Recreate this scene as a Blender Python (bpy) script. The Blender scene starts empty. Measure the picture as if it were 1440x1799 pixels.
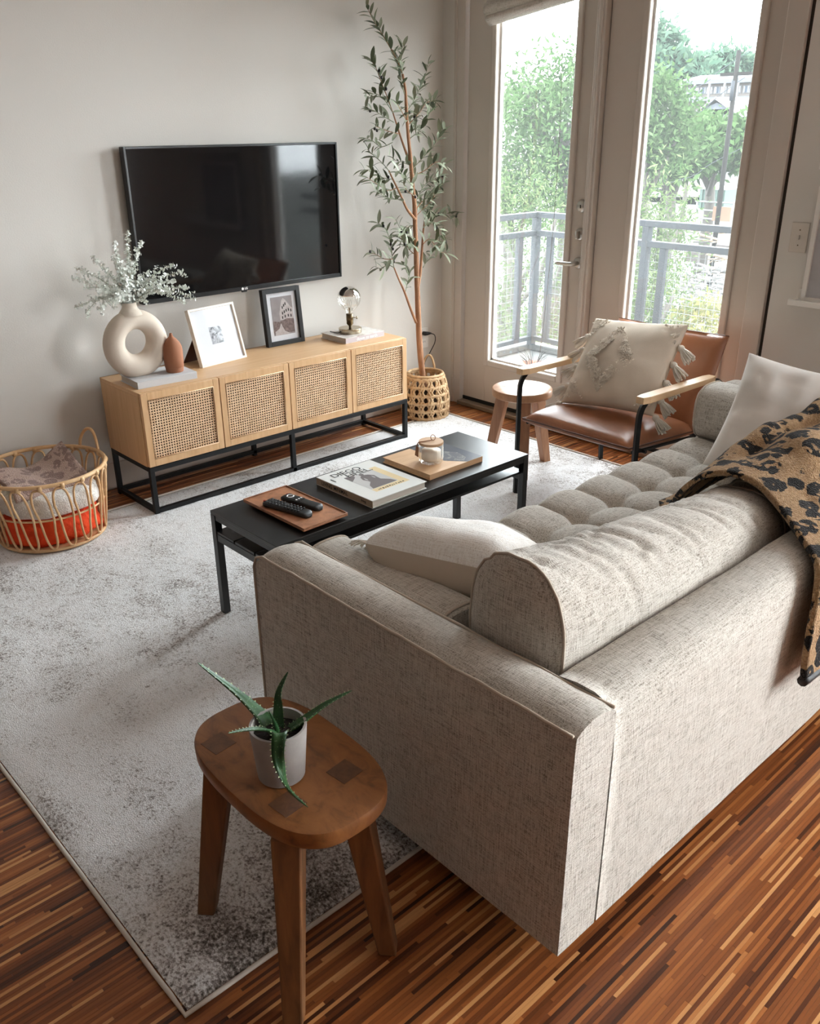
import bpy, bmesh, math, random
import numpy as np
from mathutils import Vector, Matrix, noise

random.seed(7); np.random.seed(7)
scene = bpy.context.scene
COL = scene.collection
PI = math.pi

# ------------------------------------------------------------------ camera
CR = Vector((0.73454379, -0.67851304, -0.00809202))
CU = Vector((0.279777, 0.29197313, 0.9145909))
CF = Vector((0.6181992, 0.67407103, -0.40429939))
CC = Vector((-3.7098007, -3.7525663, 1.54759637))
FPX = 1533.344
cam_d = bpy.data.cameras.new('camera')
cam = bpy.data.objects.new('camera', cam_d)
COL.objects.link(cam)
cam.matrix_world = Matrix(((CR.x, CU.x, -CF.x, CC.x), (CR.y, CU.y, -CF.y, CC.y), (CR.z, CU.z, -CF.z, CC.z), (0, 0, 0, 1)))
cam_d.sensor_fit = 'HORIZONTAL'; cam_d.sensor_width = 36.0
cam_d.lens = 36.0 * FPX / 1440.0
cam_d.clip_start = 0.05; cam_d.clip_end = 600
scene.camera = cam

def at(px, py, X=None, Y=None, Z=None):
    """the point of the room that a photograph pixel shows, at a known depth along one world axis"""
    d = CF + CR * ((px - 720) / FPX) - CU * ((py - 899.5) / FPX)
    if X is not None: t = (X - CC.x) / d.x
    elif Y is not None: t = (Y - CC.y) / d.y
    else: t = (Z - CC.z) / d.z
    return CC + d * t

# ------------------------------------------------------------------ world, daylight, exposure
SKY = 14.0
w = bpy.data.worlds.new('overcast_sky'); scene.world = w; w.use_nodes = True
bg = w.node_tree.nodes['Background']
bg.inputs[0].default_value = (0.89, 0.95, 1.0, 1); bg.inputs[1].default_value = SKY
scene.view_settings.view_transform = 'Standard'
scene.view_settings.look = 'None'
scene.view_settings.gamma = 1.0
scene.view_settings.use_curve_mapping = False
scene.view_settings.exposure = 1.02

def window_light(name, loc, rot, sx, sy, power=None, col=(0.95, 0.975, 1.0)):
    l = bpy.data.lights.new(name, 'AREA'); l.shape = 'RECTANGLE'; l.size = sx; l.size_y = sy
    if power is None: l.cycles.is_portal = True
    else: l.energy = power; l.color = col
    o = bpy.data.objects.new(name, l); o.location = loc; o.rotation_euler = rot; COL.objects.link(o)
    return o
# daylight portals in the two glazed doors (light travels towards -x)
window_light('door_daylight', (0.10, -0.635, 1.29), (0, PI/2, 0), 1.99, 0.53)
window_light('door_daylight', (0.10, -1.525, 1.29), (0, PI/2, 0), 1.99, 0.53)
# the room's other window, in the door wall beside the camera
window_light('side_window_daylight', (0.07, -5.55, 1.45), (0, PI/2, 0), 1.9, 2.6, 78)

# ------------------------------------------------------------------ materials
def S(r, g, b):
    f = lambda c: (c/255/12.92) if c/255 <= 0.04045 else ((c/255+0.055)/1.055)**2.4
    return (f(r), f(g), f(b), 1)

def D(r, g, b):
    """outdoor surfaces: albedos scaled down to offset the bright sky exposure"""
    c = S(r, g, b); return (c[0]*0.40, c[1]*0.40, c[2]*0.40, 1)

class NT:
    def __init__(s, name):
        s.m = bpy.data.materials.new(name); s.m.use_nodes = True
        s.t = s.m.node_tree; s.b = s.t.nodes['Principled BSDF']; s.out = s.t.nodes['Material Output']
    def n(s, typ, **kw):
        nd = s.t.nodes.new(typ)
        for k, v in kw.items():
            if k.startswith('p_'): setattr(nd, k[2:], v)
            else:
                key = int(k[1:]) if k[0] == 'i' and k[1:].isdigit() else k.replace('_', ' ')
                s.set(nd.inputs[key], v)
        return nd
    def set(s, inp, v):
        if isinstance(v, bpy.types.NodeSocket): s.t.links.new(v, inp)
        elif isinstance(v, bpy.types.Node): s.t.links.new(v.outputs[0], inp)
        else: inp.default_value = v
    def B(s, **kw):
        for k, v in kw.items(): s.set(s.b.inputs[k.replace('_', ' ')], v)
    def coord(s, which='Object', scale=(1, 1, 1), rot=(0, 0, 0)):
        tc = s.n('ShaderNodeTexCoord')
        mp = s.n('ShaderNodeMapping', Vector=tc.outputs[which], Scale=scale, Rotation=rot)
        return mp.outputs[0]
    def noise(s, vec, scale=5, detail=4, rough=0.55, dist=0):
        return s.n('ShaderNodeTexNoise', Vector=vec, Scale=scale, Detail=detail, Roughness=rough, Distortion=dist).outputs[0]
    def ramp(s, fac, stops, interp='LINEAR'):
        r = s.n('ShaderNodeValToRGB', Fac=fac); cr = r.color_ramp; cr.interpolation = interp
        while len(cr.elements) < len(stops): cr.elements.new(0.5)
        for e, (p, c) in zip(cr.elements, stops):
            e.position = p; e.color = c if len(c) == 4 else (*c, 1)
        return r.outputs[0]
    def mix(s, fac, a, b, blend='MIX'):
        n = s.t.nodes.new('ShaderNodeMix'); n.data_type = 'RGBA'; n.blend_type = blend
        s.set(n.inputs[0], fac); s.set(n.inputs[6], a); s.set(n.inputs[7], b)
        return n.outputs[2]
    def math(s, op, a, b=0.0, c=0.0, clamp=False):
        n = s.t.nodes.new('ShaderNodeMath'); n.operation = op; n.use_clamp = clamp
        s.set(n.inputs[0], a); s.set(n.inputs[1], b); s.set(n.inputs[2], c)
        return n.outputs[0]
    def bump(s, h, strength=0.3, dist=0.002):
        b = s.n('ShaderNodeBump', Strength=strength, Distance=dist, Height=h)
        s.set(s.b.inputs['Normal'], b.outputs[0])

def plain(name, c, rough=0.5, metal=0.0, spec=0.5, c2=None, scale=(6, 6, 6), detail=4, bump=0, bscale=80, bdist=0.002, coat=0):
    t = NT(name)
    if c2 is not None:
        f = t.noise(t.coord(scale=scale), 1, detail)
        t.B(Base_Color=t.ramp(f, [(0.3, c), (0.7, c2)]))
    else: t.B(Base_Color=c)
    t.B(Roughness=rough, Metallic=metal)
    t.b.inputs['Specular IOR Level'].default_value = spec
    if coat: t.b.inputs['Coat Weight'].default_value = coat
    if bump: t.bump(t.noise(t.coord(), bscale, 3), bump, bdist)
    return t.m

def wood(name, c1, c2, grain=(2, 40, 40), rough=0.45, bump=0.15, c3=None):
    t = NT(name); v = t.coord(scale=grain)
    f = t.noise(v, 1, 6, 0.6, 0.6)
    st = [(0.3, c1), (0.68, c2)] if c3 is None else [(0.25, c1), (0.5, c2), (0.75, c3)]
    t.B(Base_Color=t.ramp(f, st), Roughness=rough)
    t.bump(f, bump, 0.001)
    return t.m

def linen(name, c_dark, c_mid, c_light, fine=1.0, bump=0.6, dark_at=0.36):
    """woven cloth: threads along each of the three axes"""
    t = NT(name)
    k = 420*fine; l = 26*fine
    a = t.noise(t.coord(scale=(l, k, k)), 1, 2)
    b = t.noise(t.coord(scale=(k, l, k)), 1, 2)
    c = t.noise(t.coord(scale=(k, k, l)), 1, 2)
    s_ = t.math('ADD', t.math('ADD', a, b), c)
    f = t.math('DIVIDE', s_, 3.0)
    big = t.noise(t.coord(), 3.0, 2)
    f2 = t.math('ADD', f, t.math('MULTIPLY', t.math('SUBTRACT', big, 0.5), 0.05))
    t.B(Base_Color=t.ramp(f2, [(dark_at, c_dark), (0.46, c_mid), (0.58, c_light)]), Roughness=0.95)
    t.b.inputs['Specular IOR Level'].default_value = 0.15
    t.b.inputs['Sheen Weight'].default_value = 0.15
    t.bump(f, bump, 0.003)
    return t.m

M = {}
t = NT('wall_paint')
t.B(Base_Color=S(219, 214, 207), Roughness=0.75); t.b.inputs['Specular IOR Level'].default_value = 0.25
t.bump(t.noise(t.coord(), 160, 3), 0.25, 0.002); M['wall'] = t.m
M['ceiling'] = plain('ceiling_concrete', S(216, 210, 202), 0.9, c2=S(206, 200, 192), scale=(1.5, 1.5, 1.5))
M['wall_deep'] = plain('bounce_cut_taupe', S(112, 102, 92), 0.8)  # for the unseen walls, darkened to cut the light they bounce back
M['door'] = plain('door_paint', S(200, 189, 178), 0.45, spec=0.4, bump=0.05, bscale=200)
M['trim'] = plain('trim_paint', S(203, 193, 183), 0.4, spec=0.4)
M['glaze'] = plain('glazing_bead_white', S(214, 208, 202), 0.35)
M['gap'] = plain('shadow_gap_brown', S(58, 47, 38), 0.8)
M['sill'] = plain('worn_threshold', S(150, 132, 112), 0.5, c2=S(120, 103, 88), scale=(30, 6, 30))
M['nickel'] = plain('satin_nickel', S(190, 186, 180), 0.28, 1.0)
M['white_plastic'] = plain('white_plastic', S(236, 232, 226), 0.35)
M['cream_plastic'] = plain('almond_plastic', S(214, 205, 194), 0.35)
M['black_plastic'] = plain('black_plastic', S(22, 22, 23), 0.4)
M['bezel'] = plain('tv_bezel', S(18, 18, 19), 0.3)
t = NT('tv_screen'); t.B(Base_Color=(0.004, 0.004, 0.005, 1), Roughness=0.06); t.b.inputs['Specular IOR Level'].default_value = 0.55; M['screen'] = t.m
M['black_metal'] = plain('black_powder_coat', S(16, 16, 17), 0.45, spec=0.35, bump=0.08, bscale=400)
M['table_black'] = plain('black_satin_lacquer', S(13, 13, 14), 0.34, spec=0.7, bump=0.03, bscale=300)
M['oak'] = wood('pale_oak', S(212, 168, 122), S(224, 184, 140), (3, 50, 50), 0.42, 0.08)
M['oak_end'] = wood('pale_oak_upright', S(205, 160, 114), S(219, 178, 133), (50, 50, 3), 0.45, 0.08)
M['cane'] = plain('cane_webbing', S(232, 200, 164), 0.55, c2=S(216, 178, 138), scale=(40, 40, 40))
M['inner_shade'] = plain('cabinet_shade', S(38, 26, 20), 0.95, spec=0.1)
M['stone_vase'] = plain('matte_cream_ceramic', S(222, 208, 192), 0.85, c2=S(214, 198, 181), scale=(5, 5, 5), bump=0.15, bscale=220)
M['terracotta'] = plain('matte_terracotta', S(166, 111, 81), 0.8, bump=0.12, bscale=240, c2=S(156, 102, 73), scale=(9, 9, 9))
M['grey_cloth'] = plain('grey_book_cloth', S(206, 206, 208), 0.85, bump=0.3, bscale=500)
M['paper'] = plain('book_pages', S(214, 206, 196), 0.9, c2=S(196, 187, 176), scale=(4, 4, 900))
M['white_mat'] = plain('white_mount_board', S(240, 241, 245), 0.8)
M['pale_frame'] = wood('whitewashed_wood', S(226, 212, 196), S(240, 230, 218), (30, 30, 30), 0.5, 0.05)
M['black_frame'] = wood('black_stained_wood', S(12, 11, 11), S(22, 20, 20), (8, 40, 40), 0.6, 0.15)
M['brown_board'] = plain('brown_easel_back', S(88, 54, 40), 0.8)
M['brass'] = plain('aged_brass', S(192, 180, 158), 0.25, 1.0)
M['brass_dark'] = plain('antique_brass_socket', S(120, 104, 82), 0.3, 1.0)
M['mirror_cap'] = plain('silvered_glass', S(225, 222, 218), 0.04, 1.0)
M['black_rubber'] = plain('black_rubber', S(20, 20, 20), 0.6)
M['rattan'] = plain('rattan_cane', S(230, 192, 146), 0.5, c2=S(204, 156, 106), scale=(14, 14, 14), bump=0.2, bscale=150)
M['seagrass'] = plain('water_hyacinth', S(218, 186, 146), 0.8, c2=S(184, 146, 106), scale=(30, 30, 12), bump=0.4, bscale=260)
M['bark'] = plain('faux_bark', S(178, 130, 96), 0.85, c2=S(138, 96, 68), scale=(50, 50, 12), bump=0.6, bscale=150, bdist=0.004)
M['soil'] = plain('potting_soil', S(44, 34, 30), 1.0, c2=S(24, 19, 17), scale=(70, 70, 70), bump=0.9, bscale=150, bdist=0.006)
M['moss'] = plain('dark_dried_moss', S(86, 62, 42), 1.0, c2=S(50, 36, 26), scale=(60, 60, 60), bump=0.9, bscale=120, bdist=0.006)
M['concrete'] = plain('grey_concrete_pot', S(164, 158, 154), 0.9, c2=S(150, 145, 142), scale=(20, 20, 20), bump=0.15, bscale=260)
M['olive'] = plain('black_olive', S(34, 26, 30), 0.35)
M['leather'] = plain('tan_leather', S(164, 108, 74), 0.36, c2=S(140, 88, 58), scale=(7, 7, 7), bump=0.18, bscale=420, bdist=0.001)
M['leather_edge'] = plain('leather_piping', S(92, 56, 36), 0.5)
M['chair_wood'] = wood('pale_ash', S(206, 168, 126), S(224, 190, 150), (4, 60, 60), 0.4, 0.06)
M['white_cloth'] = linen('white_slub_cotton', S(214, 207, 198), S(238, 234, 228), S(248, 246, 242), 0.8, 0.7)
M['plain_white'] = plain('smooth_white_cotton', S(240, 236, 231), 0.95, c2=S(234, 229, 223), scale=(4, 4, 4), spec=0.1, bump=0.15, bscale=500)
M['lining'] = plain('ecru_cotton_lining', S(198, 184, 168), 0.95, spec=0.1, bump=0.15, bscale=500)
M['fringe'] = plain('cotton_fringe', S(226, 217, 205), 0.95, spec=0.1)
M['chenille'] = plain('tufted_cream_wool', S(246, 236, 222), 1.0, c2=S(232, 219, 202), scale=(60, 60, 60), spec=0.05, bump=1.0, bscale=190, bdist=0.006)
M['cream_cloth'] = plain('cream_cotton', S(222, 209, 193), 0.95, spec=0.1, c2=S(212, 198, 181), scale=(8, 8, 8), bump=0.3, bscale=330)
M['sofa'] = linen('oatmeal_linen', S(124, 115, 104), S(178, 170, 159), S(206, 200, 191), 1.0, 0.8, 0.38)
M['sofa_piping'] = plain('linen_piping', S(190, 177, 162), 0.95, spec=0.1, bump=0.4, bscale=500)
M['dark_leg'] = plain('dark_walnut_leg', S(60, 38, 26), 0.5)
M['stool'] = wood('reclaimed_teak', S(86, 54, 28), S(138, 88, 46), (30, 16, 20), 0.45, 0.5, S(156, 102, 56))
M['stool_leg'] = wood('teak_leg', S(98, 65, 38), S(140, 95, 56), (40, 40, 5), 0.55, 0.35)
M['tenon'] = wood('dark_tenon_end_grain', S(82, 52, 32), S(110, 72, 44), (60, 60, 60), 0.6, 0.3)
M['stool2'] = wood('acacia_top', S(172, 128, 96), S(196, 152, 118), (6, 40, 40), 0.3, 0.1)
M['stool2_leg'] = wood('acacia_leg', S(150, 104, 74), S(180, 132, 98), (40, 40, 5), 0.5, 0.2)
M['burl'] = wood('burl_tray', S(120, 76, 52), S(172, 120, 88), (26, 26, 26), 0.35, 0.05, S(196, 138, 100))
M['tray_wood'] = wood('beech_board', S(206, 164, 124), S(220, 182, 142), (4, 60, 60), 0.45, 0.05)
M['book_white'] = plain('pale_book_cover', S(226, 226, 222), 0.45)
M['spine_beige'] = plain('taupe_book_spine', S(166, 148, 126), 0.7)
M['ink'] = plain('black_ink', S(30, 28, 28), 0.6)
M['grey_ink'] = plain('brown_grey_print', S(112, 103, 102), 0.5)
M['pale_ink'] = plain('light_grey_print', S(196, 194, 192), 0.5)
M['gold_ink'] = plain('ochre_print', S(226, 204, 158), 0.5)
M['mauve'] = plain('mauve_book_spine', S(190, 180, 184), 0.6)
M['white_ink'] = plain('white_print', S(244, 242, 240), 0.6)
M['wax'] = plain('cream_wax', S(232, 220, 204), 0.5)
M['lid_wood'] = wood('candle_lid_beech', S(196, 158, 124), S(210, 174, 140), (6, 60, 60), 0.5, 0.05)
M['twine'] = plain('leather_cord', S(150, 104, 72), 0.7)
M['button'] = plain('remote_buttons', S(226, 226, 226), 0.5)
M['red_button'] = plain('remote_power_button', S(170, 60, 44), 0.5)
M['orange_fleece'] = plain('orange_velvet', S(246, 84, 30), 0.9, c2=S(222, 60, 18), scale=(12, 12, 12), bump=0.5, bscale=60, bdist=0.01)
M['white_fleece'] = plain('white_sherpa', S(250, 246, 240), 1.0, c2=S(232, 224, 214), scale=(50, 50, 50), spec=0.05, bump=1.0, bscale=170, bdist=0.008)
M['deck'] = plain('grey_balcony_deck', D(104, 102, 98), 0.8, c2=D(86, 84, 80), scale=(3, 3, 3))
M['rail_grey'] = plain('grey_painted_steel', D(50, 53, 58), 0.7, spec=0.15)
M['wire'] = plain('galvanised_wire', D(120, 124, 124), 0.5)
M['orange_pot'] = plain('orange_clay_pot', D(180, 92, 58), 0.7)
M['shade_cloth'] = linen('roman_shade_linen', S(168, 158, 146), S(206, 198, 188), S(222, 216, 208), 0.7, 0.3)
M['cord'] = plain('blind_cord', S(160, 154, 148), 0.7)

def two_tone_leaf(name, top, under, var):
    t = NT(name)
    g = t.n('ShaderNodeNewGeometry'); oi = t.n('ShaderNodeObjectInfo')
    rnd = t.math('FRACT', t.math('ADD', g.outputs['Random Per Island'], oi.outputs['Random']))
    a = t.mix(rnd, top, var)
    t.B(Base_Color=t.mix(g.outputs['Backfacing'], a, under), Roughness=0.5)
    return t.m
M['olive_leaf'] = two_tone_leaf('olive_leaf', S(72, 82, 58), S(150, 156, 132), S(104, 114, 84))
M['dusty_leaf'] = two_tone_leaf('frosted_leaf', S(248, 249, 244), S(244, 246, 240), S(230, 234, 224))
M['dusty_stem'] = plain('frosted_stem', S(156, 160, 136), 0.8)
t = NT('aloe_skin'); v = t.coord(); sp = t.n('ShaderNodeTexVoronoi', Vector=v, Scale=170.0)
dots = t.ramp(sp.outputs['Distance'], [(0.0, (1, 1, 1)), (0.22, (0, 0, 0))])
nz = t.noise(v, 30, 3); base = t.ramp(nz, [(0.3, S(26, 62, 34)), (0.7, S(52, 94, 48))])
t.B(Base_Color=t.mix(t.math('MULTIPLY', dots, 0.55), base, S(170, 190, 150)), Roughness=0.4); M['aloe'] = t.m
M['aloe_edge'] = plain('aloe_spines', S(176, 190, 146), 0.6)

def leafy(name, c1, c2, c3):
    t = NT(name); g = t.n('ShaderNodeNewGeometry')
    col = t.ramp(g.outputs['Random Per Island'], [(0.0, c1), (0.5, c2), (1.0, c3)])
    d = t.n('ShaderNodeBsdfDiffuse', Color=col); tr = t.n('ShaderNodeBsdfTranslucent', Color=col)
    mx = t.n('ShaderNodeMixShader', Fac=0.35); t.set(mx.inputs[1], d); t.set(mx.inputs[2], tr)
    t.t.links.new(mx.outputs[0], t.out.inputs[0]); return t.m
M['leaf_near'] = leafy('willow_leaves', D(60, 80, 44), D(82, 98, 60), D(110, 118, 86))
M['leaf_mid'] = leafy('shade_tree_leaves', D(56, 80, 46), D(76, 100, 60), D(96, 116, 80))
M['leaf_far'] = leafy('distant_leaves', D(74, 100, 82), D(88, 112, 94), D(104, 126, 104))  # paler, bluer greens put the distance haze into the leaf colour
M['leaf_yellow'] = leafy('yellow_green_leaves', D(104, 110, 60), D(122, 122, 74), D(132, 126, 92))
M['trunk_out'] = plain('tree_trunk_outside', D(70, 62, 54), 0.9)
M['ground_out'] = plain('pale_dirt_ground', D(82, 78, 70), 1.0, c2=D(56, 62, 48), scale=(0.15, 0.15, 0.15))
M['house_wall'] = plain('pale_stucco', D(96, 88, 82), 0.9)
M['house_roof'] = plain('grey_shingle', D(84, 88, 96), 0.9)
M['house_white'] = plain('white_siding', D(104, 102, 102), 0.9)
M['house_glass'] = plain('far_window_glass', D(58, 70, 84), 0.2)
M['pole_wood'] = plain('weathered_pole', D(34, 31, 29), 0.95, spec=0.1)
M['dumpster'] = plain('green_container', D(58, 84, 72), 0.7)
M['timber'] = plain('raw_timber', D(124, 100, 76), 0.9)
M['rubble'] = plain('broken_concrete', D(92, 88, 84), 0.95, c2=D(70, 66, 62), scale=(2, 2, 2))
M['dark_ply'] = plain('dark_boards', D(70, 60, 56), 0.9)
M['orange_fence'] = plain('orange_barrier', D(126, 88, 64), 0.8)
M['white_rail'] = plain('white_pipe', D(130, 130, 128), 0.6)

t = NT('window_glass')
tr = t.n('ShaderNodeBsdfTransparent', Color=(0.97, 0.985, 0.98, 1)); tl = t.n('ShaderNodeBsdfTranslucent', Color=(0.9, 0.93, 0.93, 1))
m1 = t.n('ShaderNodeMixShader', Fac=0.012); t.set(m1.inputs[1], tr); t.set(m1.inputs[2], tl)
gl = t.n('ShaderNodeBsdfGlossy', Color=(1, 1, 1, 1), Roughness=0.0); fr = t.n('ShaderNodeFresnel', IOR=1.45)
m2 = t.n('ShaderNodeMixShader', Fac=t.math('MULTIPLY', fr.outputs[0], 0.6)); t.set(m2.inputs[1], m1); t.set(m2.inputs[2], gl)
t.t.links.new(m2.outputs[0], t.out.inputs[0]); M['glass'] = t.m
t = NT('picture_glass')
tr = t.n('ShaderNodeBsdfTransparent', Color=(0.98, 0.98, 0.98, 1)); gl = t.n('ShaderNodeBsdfGlossy', Color=(1, 1, 1, 1), Roughness=0.05); fr = t.n('ShaderNodeFresnel', IOR=1.3)
m2 = t.n('ShaderNodeMixShader', Fac=t.math('MULTIPLY', fr.outputs[0], 0.5)); t.set(m2.inputs[1], tr); t.set(m2.inputs[2], gl)
t.t.links.new(m2.outputs[0], t.out.inputs[0]); M['picture_glass'] = t.m
t = NT('clear_thin_glass')
tr = t.n('ShaderNodeBsdfTransparent', Color=(0.97, 0.97, 0.96, 1)); gl = t.n('ShaderNodeBsdfGlossy', Color=(1, 1, 1, 1), Roughness=0.02)
lw = t.n('ShaderNodeLayerWeight', Blend=0.35)
m2 = t.n('ShaderNodeMixShader', Fac=t.math('MULTIPLY', lw.outputs['Facing'], 0.65)); t.set(m2.inputs[1], tr); t.set(m2.inputs[2], gl)
t.t.links.new(m2.outputs[0], t.out.inputs[0]); M['clear'] = t.m

# floor strips: tint stored per strip
t = NT('strip_parquet')
a = t.n('ShaderNodeAttribute', p_attribute_name='tint')
g = t.noise(t.coord(scale=(10, 260, 260)), 1, 4)
base = t.ramp(a.outputs['Fac'], [(0.0, S(56, 28, 14)), (0.3, S(114, 61, 30)), (0.6, S(152, 88, 43)), (0.85, S(176, 107, 55)), (1.0, S(218, 158, 100))])
t.B(Base_Color=t.mix(t.math('MULTIPLY', g, 0.35), base, S(70, 36, 20)), Roughness=0.33)
t.b.inputs['Specular IOR Level'].default_value = 0.45
t.bump(g, 0.08, 0.001); M['strip'] = t.m
t = NT('parquet_base'); v = t.coord(scale=(4, 90, 1))
t.B(Base_Color=t.ramp(t.noise(v, 1, 3), [(0.35, S(84, 45, 26)), (0.65, S(134, 82, 48))]), Roughness=0.35); M['floor'] = t.m

# rug: distressed abrash in ivory and charcoal
t = NT('distressed_rug')
v = t.coord()
big = t.noise(v, 1.15, 3, 0.6, 0.4)
mid = t.noise(t.coord(scale=(7.5, 5, 5)), 1, 6, 0.72, 0.3)
fine = t.noise(t.coord(scale=(70, 52, 50)), 1, 4, 0.8)
vf = t.noise(v, 300, 2, 0.6)
tc = t.n('ShaderNodeTexCoord'); sx = t.n('ShaderNodeSeparateXYZ', Vector=tc.outputs['Object'])
# pattern turns darker towards the near edge
edge = t.math('ADD', t.math('MULTIPLY', sx.outputs['Y'], -0.16), -0.055, clamp=True)
speck = t.noise(t.coord(scale=(150, 120, 120)), 1, 2, 0.6)
k = t.math('ADD', t.math('MULTIPLY', big, 0.30), t.math('MULTIPLY', mid, 0.34))
k = t.math('ADD', k, t.math('MULTIPLY', fine, 0.34))
k = t.math('ADD', k, t.math('MULTIPLY', t.math('SUBTRACT', speck, 0.4), 0.36))
k = t.math('ADD', k, t.math('MULTIPLY', edge, 0.74))
col = t.ramp(k, [(0.50, S(254, 253, 253)), (0.57, S(236, 233, 231)), (0.63, S(176, 168, 163)), (0.69, S(112, 105, 99)), (0.78, S(58, 55, 51))])
col2 = t.mix(0.28, col, t.ramp(vf, [(0.33, (0.35, 0.34, 0.33)), (0.55, (1, 1, 1))]), 'MULTIPLY')
t.B(Base_Color=col2, Roughness=1.0); t.b.inputs['Specular IOR Level'].default_value = 0.05
t.bump(t.math('ADD', vf, fine), 0.9, 0.006); M['rug'] = t.m
M['rug_edge'] = plain('rug_binding', S(214, 205, 193), 0.95, bump=0.6, bscale=300)

def leopard(name, ground, ground2, spot, inner, sc, rot=(0, 0, 0)):
    t = NT(name)
    v0 = t.coord(scale=sc, rot=rot)
    wv = t.n('ShaderNodeTexNoise', Vector=v0, Scale=1.6, Detail=2.0).outputs[1]
    warp = t.n('ShaderNodeVectorMath', p_operation='MULTIPLY_ADD'); t.set(warp.inputs[0], wv); t.set(warp.inputs[1], (0.5, 0.5, 0.5)); t.set(warp.inputs[2], v0)
    vo = t.n('ShaderNodeTexVoronoi', Vector=warp.outputs[0], Scale=1.0, Randomness=0.7)
    d = vo.outputs['Distance']
    fz = t.noise(t.coord(), 260, 2)
    d2 = t.math('ADD', d, t.math('MULTIPLY', t.math('SUBTRACT', fz, 0.5), 0.12))
    ring = t.ramp(d2, [(0.0, (0, 0, 0)), (0.16, (0, 0, 0)), (0.19, (1, 1, 1)), (0.49, (1, 1, 1)), (0.52, (0, 0, 0))])
    brk = t.ramp(t.noise(v0, 2.6, 1), [(0.36, (0, 0, 0)), (0.39, (1, 1, 1))])
    core = t.ramp(d2, [(0.16, (1, 1, 1)), (0.19, (0, 0, 0))])
    gcol = t.ramp(t.noise(t.coord(), 120, 3), [(0.35, ground), (0.65, ground2)])
    c1 = t.mix(core, gcol, inner)
    t.B(Base_Color=t.mix(t.math('MULTIPLY', ring, brk), c1, spot), Roughness=1.0)
    t.b.inputs['Specular IOR Level'].default_value = 0.05; t.b.inputs['Sheen Weight'].default_value = 0.2
    t.bump(fz, 1.0, 0.008)
    return t.m
M['leopard'] = leopard('leopard_chenille', S(186, 152, 113), S(156, 122, 86), S(24, 21, 20), S(150, 118, 84), (16, 16, 16))
M['pink_leopard'] = leopard('blush_leopard_fleece', S(206, 178, 164), S(196, 166, 152), S(158, 130, 120), S(196, 168, 154), (17, 17, 17))

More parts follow.
